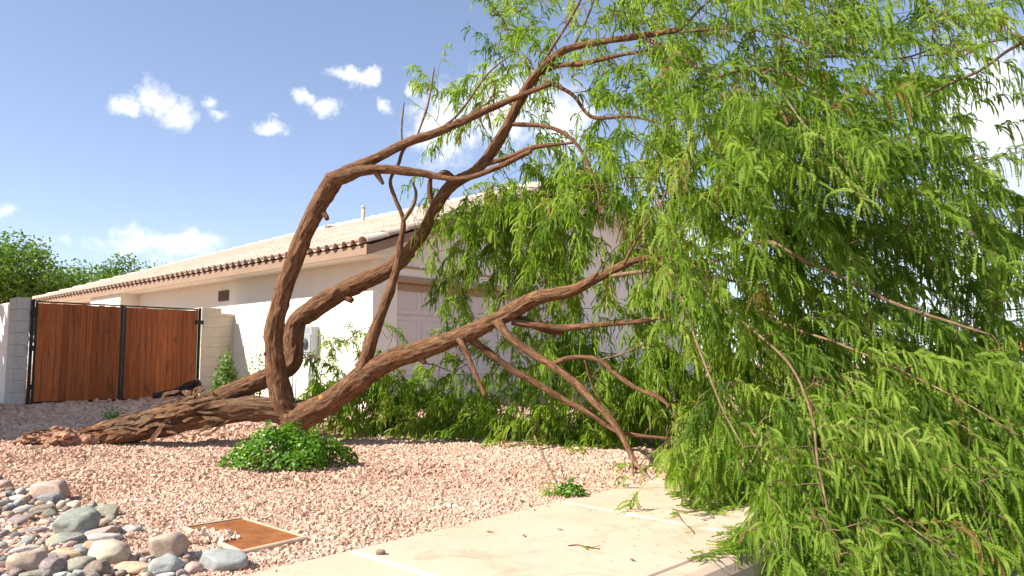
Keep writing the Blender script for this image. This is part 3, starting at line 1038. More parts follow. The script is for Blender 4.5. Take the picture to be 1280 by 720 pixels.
# blobs of the crown: px, py, depth, rx px, ry px, depth spread m, sprays, flow direction (px-right, px-up, towards camera), frond scale
BL = [
    (770, 70, 7.7, 125, 85, .9, 62, (.5, .2, .1), 1.0),
    (905, 45, 7.1, 140, 100, 1.0, 80, (.6, .1, .2), 1.0),
    (1070, 50, 6.8, 150, 100, 1.0, 56, (.8, 0, .2), 1.0),
    (1225, 40, 6.8, 90, 90, .9, 17, (.8, 0, .2), 1.0),
    (830, 190, 7.0, 130, 90, 1.0, 84, (.4, -.2, .3), 1.0),
    (950, 200, 6.4, 130, 100, 1.0, 96, (.6, -.3, .4), 1.05),
    (1080, 190, 6.1, 120, 100, .9, 54, (.8, -.3, .3), 1.1),
    (1200, 220, 6.3, 100, 120, .9, 20, (.8, -.2, .2), 1.0),
    (705, 230, 8.6, 80, 90, .6, 52, (.2, -.3, .2), .95),
    (605, 285, 9.0, 62, 60, .4, 34, (.1, -.4, .1), .9),
    (565, 330, 9.0, 40, 55, .3, 11, (-.1, -.6, .1), .9),
    (660, 315, 8.8, 70, 60, .4, 40, (.1, -.5, .1), .95),
    (770, 285, 8.3, 100, 90, .7, 60, (.3, -.4, .3), 1.0),
    (900, 320, 6.8, 120, 90, 1.0, 74, (.5, -.4, .4), 1.0),
    (1020, 320, 6.5, 120, 80, .9, 50, (.8, -.4, .3), 1.0),
    (1130, 330, 6.3, 90, 80, .8, 22, (.9, -.3, .2), 1.0),
    (1230, 330, 6.2, 70, 90, .8, 12, (.9, -.3, .2), 1.0),
    (860, 420, 8.0, 120, 80, .7, 52, (.3, -.5, .2), .95),
    (980, 430, 7.4, 120, 90, .8, 56, (.5, -.5, .3), 1.0),
    (1090, 450, 5.9, 130, 80, .8, 60, (.9, -.5, .3), 1.05),
    (1200, 480, 5.5, 100, 80, .7, 46, (.9, -.5, .3), 1.05),
    (930, 540, 6.0, 80, 70, .7, 42, (.4, -.7, .4), 1.05),
    (1040, 560, 5.2, 110, 80, .6, 52, (.7, -.7, .4), 1.1),
    (1160, 600, 4.9, 120, 80, .5, 50, (.8, -.6, .4), 1.1),
    (1260, 620, 4.7, 70, 100, .5, 28, (.8, -.6, .4), 1.1),
    (980, 650, 4.7, 70, 60, .4, 24, (.3, -.7, .4), 1.05),
    (1100, 690, 4.4, 120, 50, .35, 34, (.6, -.5, .4), 1.1),
    (870, 590, 6.0, 50, 35, .4, 14, (.1, -.6, .3), .95),
    (790, 480, 8.6, 80, 60, .5, 46, (.2, -.5, .2), .95),
    (700, 420, 9.0, 70, 60, .4, 36, (.1, -.6, .1), .9),
    (600, 450, 9.2, 60, 30, .4, 18, (-.2, .1, .2), .95),
    (460, 505, 9.6, 60, 28, .5, 26, (-.4, .2, .2), .95),
    (540, 508, 9.5, 90, 34, .4, 64, (-.3, .2, .2), 1.0),
    (630, 515, 9.2, 90, 38, .5, 60, (-.2, .1, .3), 1.0),
    (720, 528, 8.8, 80, 32, .5, 44, (-.1, 0, .3), 1.0),
    (420, 530, 9.2, 30, 14, .3, 7, (-.5, .2, .2), .9),
    (650, 30, 8.6, 50, 50, .4, 16, (-.3, .4, 0), .95),
    (655, 95, 8.7, 50, 50, .4, 15, (-.2, -.2, 0), .95),
    (590, 150, 8.7, 60, 50, .4, 13, (-.1, -.5, 0), .85),
    (540, 120, 8.4, 30, 50, .3, 5, (-.2, .5, 0), .8),
    (545, 235, 8.5, 28, 30, .3, 6, (-.1, -.4, 0), .8),
    (510, 245, 8.45, 16, 20, .1, 2, (0, -.3, 0), .7),
    (700, 450, 9.2, 70, 45, .3, 18, (.1, -.5, .1), .9),
    (810, 430, 8.6, 70, 50, .4, 18, (.2, -.5, .1), .95),
    (850, 560, 6.7, 50, 40, .4, 10, (.1, -.6, .2), .95),
    (680, 245, 8.5, 55, 45, .35, 26, (.1, -.4, .1), .95),
    (615, 255, 8.8, 45, 40, .3, 16, (.0, -.4, .1), .9),
    (1245, 400, 5.9, 60, 60, .4, 14, (.8, -.4, .2), 1.0),
    (1190, 300, 6.4, 90, 90, .6, 14, (.8, -.3, .2), 1.0),
    (945, 672, 4.45, 30, 28, .2, 9, (-.1, -.6, .3), .9),
    (440, 478, 9.4, 55, 26, .3, 26, (.1, .25, .1), .9),
    (405, 440, 9.3, 45, 22, .3, 6, (.4, .1, .1), .8),
    (470, 425, 9.2, 40, 30, .3, 6, (.2, .1, .1), .8),
    (950, -90, 7.2, 300, 70, 1.0, 44, (.5, .4, 0), 1.0),
    (1370, 350, 5.8, 70, 220, .8, 22, (.9, -.3, 0), 1.0),
    (960, 470, 8.0, 170, 90, .7, 60, (.2, -.5, 0), 1.0),
    (850, 500, 8.6, 120, 60, .6, 40, (0, -.3, 0), 1.0),
    (1120, 560, 6.6, 160, 80, .8, 50, (.5, -.5, 0), 1.0),
]
rngf = np.random.default_rng(42)
skel = np.concatenate(SKEL)
skel_pts = [skel[:, :3]]
sprays = []
for bi, (px_, py_, Yd, rx, ry, rY, cnt, flow, sc) in enumerate(BL):
    for _ in range(cnt):
        while True:
            q = rngf.uniform(-1, 1, 3)
            if np.dot(q, q) < 1: break
        Y = Yd + q[2] * rY
        v = P(px_ + q[0] * rx, py_ + q[1] * ry, Y)
        if v.z < gz(v.x, v.y) + .06:
            v.z = gz(v.x, v.y) + rngf.uniform(.05, .22)
        sprays.append((np.array(v), np.array((flow[0], -flow[2], flow[1])), sc, bi))
all_p = np.array([s[0] for s in sprays])
allskel = skel[:, :3]
d0 = np.array([np.min(np.sum((allskel - p) ** 2, 1)) for p in all_p])
order = np.argsort(d0)
nodes = list(allskel[::1])
node_arr = np.zeros((len(nodes) + len(order) * 12, 3)); node_arr[:len(nodes)] = nodes
cnt_n = len(nodes)
bag = TubeBag()
fb_, fd_, fl_, fw_, ft_, fk_, fnear = [], [], [], [], [], [], []
CEN = np.array(P(900, 300, 7.0))
for oi_ in order:
    p, flow, sc, bi = sprays[oi_]
    dd = np.sum((node_arr[:cnt_n] - p) ** 2, 1)
    j = int(np.argmin(dd)); a = node_arr[j].copy(); dist = math.sqrt(dd[j])
    conn = p - a
    if dist > .03:
        m = a + conn * .5 + np.array([rngf.normal(0, .07), rngf.normal(0, .07), .10 * rngf.random() + .02]) * dist
        rr = min(.0035 + .004 * dist, .009)
        path = catmull(np.array([[*a, rr * 1.25], [*(a * .72 + m * .28 + rngf.normal(0, .03, 3) * dist), rr * 1.1], [*m, rr], [*p, rr * .7]]), 3)
        bag.add(*tube(path, 4, 0, 0, 0, False))
        for q in path[1::3, :3]:
            node_arr[cnt_n] = q; cnt_n += 1
    # the spray twig itself
    out = p - CEN; out /= np.linalg.norm(out) + 1e-6
    cd = conn / (dist + 1e-6)
    d = cd * .45 + out * .3 + flow * .9 + rngf.normal(0, .42, 3)
    d /= np.linalg.norm(d)
    L = rngf.uniform(.32, .75) * sc
    nseg = 6
    pts = [p]
    cur = p.copy(); dv = d.copy()
    for k in range(nseg):
        cur = cur + dv * L / nseg
        gzz = gz(cur[0], cur[1]) + .03 if cur[2] < 1.0 else -9
        if cur[2] < gzz: cur[2] = gzz; dv[2] = abs(dv[2]) * .2
        dv = dv + np.array([0, 0, -.14]) + rngf.normal(0, .09, 3); dv /= np.linalg.norm(dv)
        pts.append(cur.copy())
    pts = np.array(pts)
    rad = np.linspace(.0032, .0011, len(pts))[:, None]
    bag.add(*tube(np.hstack([pts, rad])[::2], 3, 0, 0, 0, False))
    node_arr[cnt_n] = pts[3]; cnt_n += 1
    spray_t = rngf.normal(.48, .23)
    if rngf.random() < .05: continue
    wilt = rngf.random() < .035
    for k in range(0, len(pts)):
        tg = pts[min(k + 1, len(pts) - 1)] - pts[max(k - 1, 0)]
        tg /= np.linalg.norm(tg) + 1e-9
        nfr = rngf.integers(7, 11) + (2 if k == len(pts) - 1 else 0)
        for _ in range(nfr):
            s = np.cross(tg, rngf.normal(size=3)); s /= np.linalg.norm(s) + 1e-9
            dr = tg * rngf.uniform(.2, .9) + s * rngf.uniform(.35, 1.0) + np.array([0, 0, rngf.uniform(-.35, .15)])
            dr /= np.linalg.norm(dr)
            fb_.append(pts[k] + tg * rngf.uniform(-.5, .5) * L / nseg); fd_.append(dr)
            ss_ = sc * (.84 if p[1] < 5.4 else 1.0); fl_.append(rngf.uniform(.07, .235) * ss_); fw_.append(rngf.uniform(.008, .0155) * ss_)
            fk_.append(rngf.uniform(.45, 1.15)); 
            tt = spray_t + rngf.normal(0, .10)
            ft_.append(1.0 if rngf.random() < (.35 if wilt else .008) else min(max(tt + (.3 if wilt else 0), 0), .95))
fb_, fd_, fl_, fw_, ft_, fk_ = map(np.array, (fb_, fd_, fl_, fw_, ft_, fk_))
print('fronds', len(fb_), 'sprays', len(sprays))
# leaves do not grow straight in front of the bare limbs: thin them there, and near the ground
cp, sp2 = math.cos(PITCH), math.sin(PITCH)
mid = fb_ + fd_ * fl_[:, None] * .45 + np.array([0, 0, -1.]) * (fl_ * fk_ * .22)[:, None]
rel = mid - np.array([0, 0, ZC])
dep = rel[:, 1] * cp + rel[:, 2] * sp2
mx_ = 640 + rel[:, 0] / dep * F
my_ = 360 - (-rel[:, 1] * sp2 + rel[:, 2] * cp) / dep * F
LP = np.concatenate(PXP)
drop = np.zeros(len(mid), bool)
for a0 in range(0, len(mid), 4000):
    sl_ = slice(a0, a0 + 4000)
    d2 = (mx_[sl_, None] - LP[None, :, 0]) ** 2 + (my_[sl_, None] - LP[None, :, 1]) ** 2
    hit = (d2 < (LP[None, :, 3] * .5 + 13) ** 2) & (mid[sl_, 1][:, None] < LP[None, :, 2] + .05)
    drop[sl_] = hit.any(1)
drop &= rngf.random(len(mid)) < np.where(mx_ > 830, .45, .80)
lowh = fb_[:, 2] - gz_np(fb_[:, 0], fb_[:, 1])
drop |= (lowh < fl_ * fk_ * .55) & (rngf.random(len(mid)) < .7)
kp = ~drop & (np.abs(mx_ - 640) < 800) & (my_ > -160)
fb_, fd_, fl_, fw_, ft_, fk_ = (a_[kp] for a_ in (fb_, fd_, fl_, fw_, ft_, fk_))
near = fb_[:, 1] < 5.2
midd = (fb_[:, 1] >= 5.2) & (fb_[:, 1] < 6.3)
VV, FF, TT, off = [], [], [], 0
for msk, pr, te, sg_ in ((near, 13, 1, 2), (midd, 9, 1, 2), (~near & ~midd, 8, 0, 4)):
    v, f, t = fronds(fb_[msk], fd_[msk], fl_[msk], fw_[msk], pr, fk_[msk], ft_[msk], rngf, te, sg_)
    VV.append(v); FF.append(f + off); TT.append(t); off += len(v)
Vf = np.concatenate(VV)
low = np.where(Vf[:, 2] < 1.2)[0]
zmin = gz_np(Vf[low, 0], Vf[low, 1]) + .012
ac = (Vf[low, 0] - S0.x) * E2.x + (Vf[low, 1] - S0.y) * E2.y
zmin = np.where((ac > 0) & (ac < ROADW + CURB), SLOPE * Vf[low, 1] + .03, np.where(ac >= ROADW + CURB, SLOPE * Vf[low, 1] - .1, zmin))
Vf[low, 2] = np.maximum(Vf[low, 2], zmin + RNG.random(len(low)) * .012)
fol = link('foliage', np_mesh('foliage', Vf, np.concatenate(FF), False, {'tint': np.concatenate(TT)}), M['leaf'], tree)
fol['kind'] = 'stuff'
tw = link('twigs', bag.mesh('twigs'), M['twig'], tree)
tw['kind'] = 'stuff'

# ------------------------------------------------------------------ house (local x along the front, local y along the side wall)
HANG = math.atan2(.72, .69)
C0 = Vector((-2.27, 13.0, 0))
HZ = 0.45
house = tag(empty('house', (C0.x, C0.y, HZ), HANG), 'cream stucco house with pale clay tile hip roof behind the fallen tree', 'house')
HL, HWD, WALLH, OV = 15.5, 10.0, 2.42, 0.5
RS = 0.36
TH = 0.18
R_ = lambda name, boxes, mat, par, bev=0.0: link(name, boxes_mesh(name, boxes, bev), M[mat], par)
# walls
hw = R_('wall', [(0, TH, 0, 11.0, -.4, WALLH), (0, TH, 11.62, HL, -.4, WALLH)], 'stucco', house)
R_('wall', [(-.42, TH, 9.62, 11.64, -.4, WALLH - .004)], 'stucco', house)
GX0, GX1, GTOP = .50, 5.38, 2.08
R_('wall', [(TH + .002, GX0, 0, TH, -.4, WALLH), (GX0, GX1, 0, TH, GTOP, WALLH), (GX1, HWD, 0, TH, -.4, WALLH)], 'stucco', house)
R_('wall', [(TH, HWD, HL - TH, HL, -.4, WALLH), (HWD - TH, HWD, TH + .002, HL - TH, -.4, WALLH)], 'stucco', house)
R_('wainscot_ledge', [(-.035, GX0 - .01, -.045, -.001, .80, .88)], 'stucco', house, .012)
R_('wainscot_ledge', [(-.05, -.001, -.045, .4, .80, .879)], 'stucco', house, .012)
# garage door: rows of raised panels inside a trimmed opening
gd = R_('garage_door', [(GX0 + .01, GX1 - .01, TH + .02, TH + .06, -.2, GTOP + .05)], 'garage', house)
for r in range(4):
    z0 = -.02 + r * .52
    R_('door_panel', [(GX0 + .03, GX1 - .03, TH + .002, TH + .022, z0 + .012, z0 + .508)], 'garage', gd, .006)
    for c in range(8):
        x0 = GX0 + .09 + c * (GX1 - GX0 - .1) / 8
        R_('raised_panel', [(x0, x0 + .48, TH - .002, TH + .004, z0 + .10, z0 + .42)], 'garage', gd, .008)
R_('garage_header', [(GX0 - .08, GX1 + .08, -.028, TH - .02, GTOP - .004, GTOP + .10)], 'trim', house, .006)
R_('trim_band', [(GX0 - .08, GX1 + .08, -.022, -.001, GTOP + .235, GTOP + .275)], 'trim', house, .004)
R_('garage_trim', [(GX0 - .006, GX1 + .006, TH - .06, TH - .02, GTOP - .12, GTOP - .008)], 'trim', house, .004)
# side window in the bump-out
win = R_('window', [(-.435, -.415, 10.05, 10.95, 1.62, 2.1)], 'white_frame', house, .004)
R_('pane', [(-.441, -.437, 10.10, 10.48, 1.66, 2.06), (-.441, -.437, 10.52, 10.90, 1.66, 2.06)], 'glass', win)
# gable vent high on the side wall
vt = R_('wall_vent', [(-.02, -.002, 4.92, 5.36, 2.00, 2.22)], 'vent', house, .004)
for s in range(2):
    for k in range(5):
        R_('louver', [(-.034, -.018, 4.95 + s * .205, 5.13 + s * .205, 2.02 + k * .038, 2.04 + k * .038)], 'vent', vt)
# electric meter, conduit and spigots on the side wall
mt = R_('electric_panel', [(-.14, -.002, 1.55, 1.95, .86, 1.36)], 'grey_metal', house, .012)
R_('meter_door', [(-.155, -.142, 1.58, 1.92, .90, 1.22)], 'grey_metal', mt, .006)


def cyl(name, p0, p1, r, mat, par, sides=12):
    path = np.array([[*p0, r], [*(np.array(p0) * .5 + np.array(p1) * .5), r], [*p1, r]])
    V, f, B = tube(path, sides)
    return link(name, np_mesh(name, V, f, True), M[mat], par)


cyl('meter_dial', (-.155, 1.75, 1.08), (-.215, 1.75, 1.08), .085, 'glass', mt, 18)
cyl('conduit', (-.05, 1.75, -.1), (-.05, 1.75, .862), .028, 'grey_metal', house)
cyl('conduit', (-.05, 1.62, -.1), (-.05, 1.62, .861), .02, 'grey_metal', house)
hb = R_('hose_box', [(-.16, -.002, .75, 1.08, .18, .42)], 'grey_metal', house, .02)
cyl('spigot_pipe', (-.06, .68, -.1), (-.06, .68, .48), .02, 'vent', house)
cyl('spigot_pipe', (-.06, .68, .47), (-.06, .40, .47), .02, 'vent', house)
cyl('spigot_pipe', (-.06, .42, .47), (-.06, .42, -.1), .02, 'vent', house)
cyl('gas_pipe', (-.06, 2.3, -.1), (-.06, 2.3, .52), .02, 'grey_metal', house)
# soffit and fascia
R_('soffit', [(-OV + .022, 0.002, -OV + .032, HL + OV - .022, WALLH - .012, WALLH + .01)], 'stucco', house)
R_('fascia', [(-OV, -OV + .02, -OV, HL + OV, WALLH - .03, WALLH + .135)], 'fascia', house, .004)
R_('fascia', [(HWD + OV - .02, HWD + OV, -OV + .022, HL + OV, WALLH - .028, WALLH + .133)], 'fascia', house)
R_('fascia', [(-OV + .022, HWD + OV - .022, HL + OV - .02, HL + OV, WALLH - .027, WALLH + .132)], 'fascia', house)
# roof deck
EZ = WALLH + .115
hr = (HWD + 2 * OV) / 2
x0, x1, y0, y1 = -OV, HWD + OV, -OV, HL + OV
xm = (x0 + x1) / 2
AP = EZ + hr * RS
rvv = [(x0, y0, EZ), (x1, y0, EZ), (x1, y1, EZ), (x0, y1, EZ), (xm, y0, AP), (xm, y1 - hr, AP)]
deck = link('roof', poly_mesh('roof', rvv, [(3, 0, 4, 5), (1, 2, 5, 4), (2, 3, 5)]), M['fascia'], house)
gp = [(0.002, WALLH + .003), (HWD - .002, WALLH + .003), (HWD - .002, EZ + OV * RS - .11), (xm, AP - .11), (0.002, EZ + OV * RS - .11)]
gv = [(x, .003, z) for (x, z) in gp] + [(x, TH - .003, z) for (x, z) in gp]
link('gable_wall', poly_mesh('gable_wall', gv, [(0, 1, 2, 3, 4), (9, 8, 7, 6, 5)] + [((i + 1) % 5, i, i + 5, (i + 1) % 5 + 5) for i in range(5)]), M['stucco'], house)
for sg in (-1, 1):
    def sx_(x): return xm + sg * (x - xm)
    for (nm, ya, yb, za, zb, mt_) in (('rake_soffit', y0 + .024, -.002, -.10, -.07, 'stucco'), ('bargeboard', y0, y0 + .022, -.15, -.004, 'fascia')):
        vv = []
        for yy in (ya, yb):
            for (xx, zz) in ((x0 + .003, EZ), (xm - .0015, AP)):
                vv += [(sx_(xx), yy, zz + za), (sx_(xx), yy, zz + zb)]
        me_ = poly_mesh(nm, vv, [(0, 2, 3, 1), (4, 5, 7, 6), (0, 1, 5, 4), (2, 6, 7, 3), (1, 3, 7, 5), (0, 4, 6, 2)])
        bmx = bmesh.new(); bmx.from_mesh(me_); bmesh.ops.recalc_face_normals(bmx, faces=bmx.faces); bmx.to_mesh(me_); bmx.free()
        link(nm, me_, M[mt_], house)


def tile_mesh(name, w, l, tilt):
    """one S tile: barrel and pan with thickness; local x across, y up the slope"""
    prof = []
    nb = 7
    bw = w * .66
    for i in range(nb):
        a = math.pi * (1 - i / (nb - 1))
        prof.append((bw / 2 + math.cos(a) * bw / 2 - w / 2, .012 + math.sin(a) * .075))
    prof += [(bw + .02 - w / 2, .002), (w - .018 - w / 2, .002), (w - w / 2 + .006, .018)]
    th = .016
    v, f = [], []
    n = len(prof)
    for (yy, zz) in ((-.02, tilt), (l, 0.0)):
        for (x, z) in prof: v.append((x, yy, z + zz))
        for (x, z) in prof: v.append((x * .93, yy, z + zz - th))
    for j in range(n - 1):
        f.append((j, j + 1, 2 * n + j + 1, 2 * n + j))
        f.append((n + j + 1, n + j, 3 * n + j, 3 * n + j + 1))
        f.append((j + 1, j, n + j, n + j + 1))
    f.append((0, 2 * n, 3 * n, n)); f.append((n - 1, 2 * n - 1, 4 * n - 1, 3 * n - 1))
    return poly_mesh(name, v, f)


TW, TL = .245, .40
t_me = tile_mesh('tile', TW, TL + .06, .030)
t_me.materials.append(M['tile'])
sl = math.atan(RS)
rows = int(hr / math.cos(sl) / TL)
cand = []
# side slope (normal towards -x): up-slope = +x
for r in range(rows):
    run = r * TL * math.cos(sl)
    yy = y0 + TW * .9
    while yy < y1 - run - TW / 2:
        cand.append(('s', run, yy, r))
        yy += TW
HM = Matrix.Translation((C0.x, C0.y, HZ)) @ Matrix.Rotation(HANG, 4, 'Z')
tiles = []
for (kd, run, pos, r) in cand:
    jit = random.uniform(-.006, .006)
    z = EZ + run * RS + .012
    if kd == 's':
        # local x across = -y (so that up-slope is +x)
        m = Matrix(((0, math.cos(sl), -math.sin(sl), x0 - .03 + run + jit), (-1, 0, 0, pos), (0, math.sin(sl), math.cos(sl), z), (0, 0, 0, 1)))
    else:
        m = Matrix(((1, 0, 0, pos), (0, math.cos(sl), -math.sin(sl), y0 - .03 + run + jit), (0, math.sin(sl), math.cos(sl), z), (0, 0, 0, 1)))
    wp_ = HM @ m.translation
    d = wp_.length
    px_ = 640 + wp_.x / wp_.y * F
    score = d + (100 if (kd == 'f' or px_ > 540 or px_ < 0) else 0)
    tiles.append((score, m))
tiles.sort(key=lambda t: t[0])
for sc_, m in tiles[:290]:
    o = bpy.data.objects.new('tile', t_me)
    COL.objects.link(o); o.parent = deck
    o.matrix_local = m
tv = np.array([v.co[:] for v in t_me.vertices]); tf = [list(p.vertices) for p in t_me.polygons]
VV, FF = [], []
tfn = np.array(tf)
for k, (sc_, m) in enumerate(tiles[290:]):
    mm = np.array(m)
    VV.append(tv @ mm[:3, :3].T + mm[:3, 3]); FF.append(tfn + k * len(tv))
rest = link('tiles', np_mesh('tiles', np.concatenate(VV), np.concatenate(FF)), M['tile'], deck)
rest['kind'] = 'stuff'


def cap_tile(name, l, r0, r1):
    v, f = [], []
    n = 9
    for (yy, rr, zz) in ((-.02, r0, .02), (l + .05, r1, 0.0)):
        for k in (0, 1):
            for i in range(n):
                a = math.pi * i / (n - 1)
                q = rr - k * .016
                v.append((math.cos(a) * q, yy, math.sin(a) * q * .8 + zz))
    for j in range(n - 1):
        f += [(j + 1, j, 2 * n + j, 2 * n + j + 1), (n + j, n + j + 1, 3 * n + j + 1, 3 * n + j), (j, j + 1, n + j + 1, n + j), (2 * n + j + 1, 2 * n + j, 3 * n + j, 3 * n + j + 1)]
    return poly_mesh(name, v, f)


c_me = cap_tile('ridge_tile', .40, .135, .115)
c_me.materials.append(M['tile'])


def run_caps(a, b):
    a, b = Vector(a), Vector(b)
    n = max(2, int((b - a).length / .40))
    d = (b - a).normalized()
    x = d.cross(Vector((0, 0, 1))).normalized()
    z = x.cross(d)
    for k in range(n):
        p = a + (b - a) * (k / n)
        o = bpy.data.objects.new('ridge_tile', c_me)
        COL.objects.link(o); o.parent = deck
        m = Matrix(((x.x, d.x, z.x, p.x), (x.y, d.y, z.y, p.y), (x.z, d.z, z.z, p.z), (0, 0, 0, 1)))
        o.matrix_local = m


up = Vector((0, 0, .055))
run_caps(Vector(rvv[0]) + up + Vector((0, .06, -.02)), Vector(rvv[4]) + up + Vector((0, .06, -.02)))
run_caps(Vector(rvv[3]) + up, Vector(rvv[5]) + up)
run_caps(Vector(rvv[1]) + up + Vector((0, .06, -.02)), Vector(rvv[4]) + up + Vector((0, .06, -.02)))
run_caps(Vector(rvv[5]) + up, Vector(rvv[4]) + up)
# vent pipe and small roof vent
def on_side_slope(x_px, z_off, run):
    pass


vp = cyl('vent_pipe', (xm - .5, y0 + hr + 1.6, AP - .5), (xm - .5, y0 + hr + 1.6, AP + .30), .045, 'tile', house)
cyl('pipe_collar', (xm - .5, y0 + hr + 1.6, AP + .28), (xm - .5, y0 + hr + 1.6, AP + .33), .06, 'tile', house)
R_('roof_vent', [(xm - .62, xm - .4, y0 + hr + 3.0, y0 + hr + 3.25, AP - .3, AP - .02)], 'vent', house, .02)

# ------------------------------------------------------------------ gate, pillars, block walls
u = Vector((math.cos(HANG), math.sin(HANG), 0)); vdir = Vector((-math.sin(HANG), math.cos(HANG), 0))
GA = Vector((-8.12, 13.57, 0)); GB = Vector((-6.12, 15.66, 0))
gdir = (GB - GA); glen = gdir.length; gang = math.atan2(gdir.y, gdir.x)
gate = tag(empty('wooden_gate', (GA.x, GA.y, .47), gang), 'closed double gate of reddish brown upright planks in a black steel frame', 'gate')
gz_top = 1.75
npl = 28
half = glen / 2
k = 0
for leaf in range(2):
    a0 = .05 + leaf * half; a1 = half - .03 + leaf * half - (0.03 if leaf else 0)
    n = npl // 2
    w = (a1 - a0) / n
    for i in range(n):
        g = random.choice((.0012, .0016, .002, .003, .006))
        th = random.uniform(-.005, .005)
        hgt = gz_top - .03 + random.uniform(-.012, .006)
        me = boxes_mesh('plank', [(a0 + i * w + g * .5, a0 + (i + 1) * w - g * .5, -.025 + th, -.003 + th, .04 + random.uniform(0, .015), hgt)], .003)
        link('plank', me, M['plank'], gate)
    R_('gate_frame', [(a0 - .02, a1 + .012, .0, .035, gz_top - .02, gz_top + .004), (a0 - .02, a1 + .012, .002, .034, .015, .05), (a0 - .022, a0 - .003, -.026, .036, .012, gz_top + .003),
                      (a1 + .001, a1 + .014, -.026, .0355, .0125, gz_top + .0035), (a0 - .008, a1, .004, .033, .85, .89)], 'black_metal', gate)
R_('gate_stile', [(half - .040, half + .004, -.03, .038, .011, gz_top + .006)], 'black_metal', gate)
R_('gate_post', [(-.035, .0, -.03, .05, -.2, gz_top + .01)], 'black_metal', gate)
cyl('gate_post', (glen + .0, 0, -.2), (glen + .0, 0, gz_top + .02), .028, 'black_metal', gate)
for z in (.25, .9, 1.5):
    R_('hinge', [(-.06, .04, -.055, -.03, z, z + .09)], 'black_metal', gate, .004)
for z in (.25, 1.45):
    R_('hinge', [(glen - .09, glen + .06, -.06, -.03, z, z + .08)], 'black_metal', gate, .004)


def block_pillar(name, label, origin, ang, sx, sy, nc, mat, zb, hh=.2, cap=True):
    t = tag(empty(name, (origin[0], origin[1], zb), ang), label, 'pillar')
    for c in range(nc):
        j = .004
        me = boxes_mesh('block', [(0 + random.uniform(0, .003), sx, 0, sy - random.uniform(0, .003), c * hh + j, (c + 1) * hh - j)], .006)
        link('block', me, M[mat], t)
    R_('mortar_core', [(.012, sx - .012, .012, sy - .012, -.3, nc * hh - .012)], mat, t)
    return t


# pillar beside the white wall: its shaded end looks towards the road
block_pillar('block_pillar', 'grey unpainted block pillar between white wall and wooden gate', (GA - gdir.normalized() * .27)[:2], gang, .215, .41, 9, 'block', .47, .2)
# white wall running back from the pillar
wl = tag(empty('block_wall', ((GA - gdir.normalized() * .27).x, (GA - gdir.normalized() * .27).y, .47), gang), 'white painted block wall running back from the grey pillar', 'wall')
for c in range(9):
    yy = .415
    n = 0
    while yy < 7.0:
        w = .40 if (n or c % 2) else .20
        me = boxes_mesh('block', [(.012 + random.uniform(-.002, .002), .2, yy + .002, yy + w - .002, c * .195 + .002 - .02, (c + 1) * .195 - .002 - .02)], .004)
        link('block', me, M['blockwhite'], wl)
        yy += w; n += 1
R_('mortar_core', [(.02, .19, .42, 7.0, -.3, 9 * .195 - .035)], 'blockwhite', wl)
# right pillar and the stub of wall to the house
gr_ = GB + gdir.normalized() * .05
block_pillar('block_pillar', 'tan painted block pillar at the hinge side of the wooden gate', (gr_.x, gr_.y), gang, .40, .40, 9, 'blocktan', .50, .196)
g2 = gr_ + gdir.normalized() * .403
w2 = tag(empty('block_wall', (g2.x, g2.y, .5), gang), 'short tan block wall joining the tan pillar to the house', 'wall')
for c in range(8):
    for n in range(1):
        me = boxes_mesh('block', [(.004, .34, .05, .25, c * .2 + .004, (c + 1) * .2 - .004)], .005)
        link('block', me, M['blocktan'], w2)
R_('coping', [(.002, .36, .03, .27, 1.6, 1.66)], 'blocktan', w2, .006)
R_('mortar_core', [(.01, .335, .06, .24, -.3, 1.6)], 'blocktan', w2)


# ------------------------------------------------------------------ background trees
def leaf_cloud(n, centers, radii, size, rng, flat=.75):
    """leaf quads gathered in clumps"""
    ci = rng.integers(0, len(centers), n)
    d = rng.normal(size=(n, 3)); d /= np.linalg.norm(d, axis=1)[:, None]
    r = rng.random(n) ** .45
    p = centers[ci] + d * (r * radii[ci])[:, None] * np.array([1, 1, flat])
    a = rng.normal(size=(n, 3)); a /= np.linalg.norm(a, axis=1)[:, None]
    b = np.cross(a, rng.normal(size=(n, 3))); b /= np.linalg.norm(b, axis=1)[:, None]
    s = rng.uniform(size[0], size[1], n)[:, None]
    V = np.stack([p - a * s * .5, p + b * s * .3, p + a * s * .5, p - b * s * .3], 1).reshape(-1, 3)
    Q = np.arange(n * 4).reshape(-1, 4)
    t = np.repeat(np.clip(rng.normal(.5, .22, n), 0, 1), 4)
    return V, Q, t


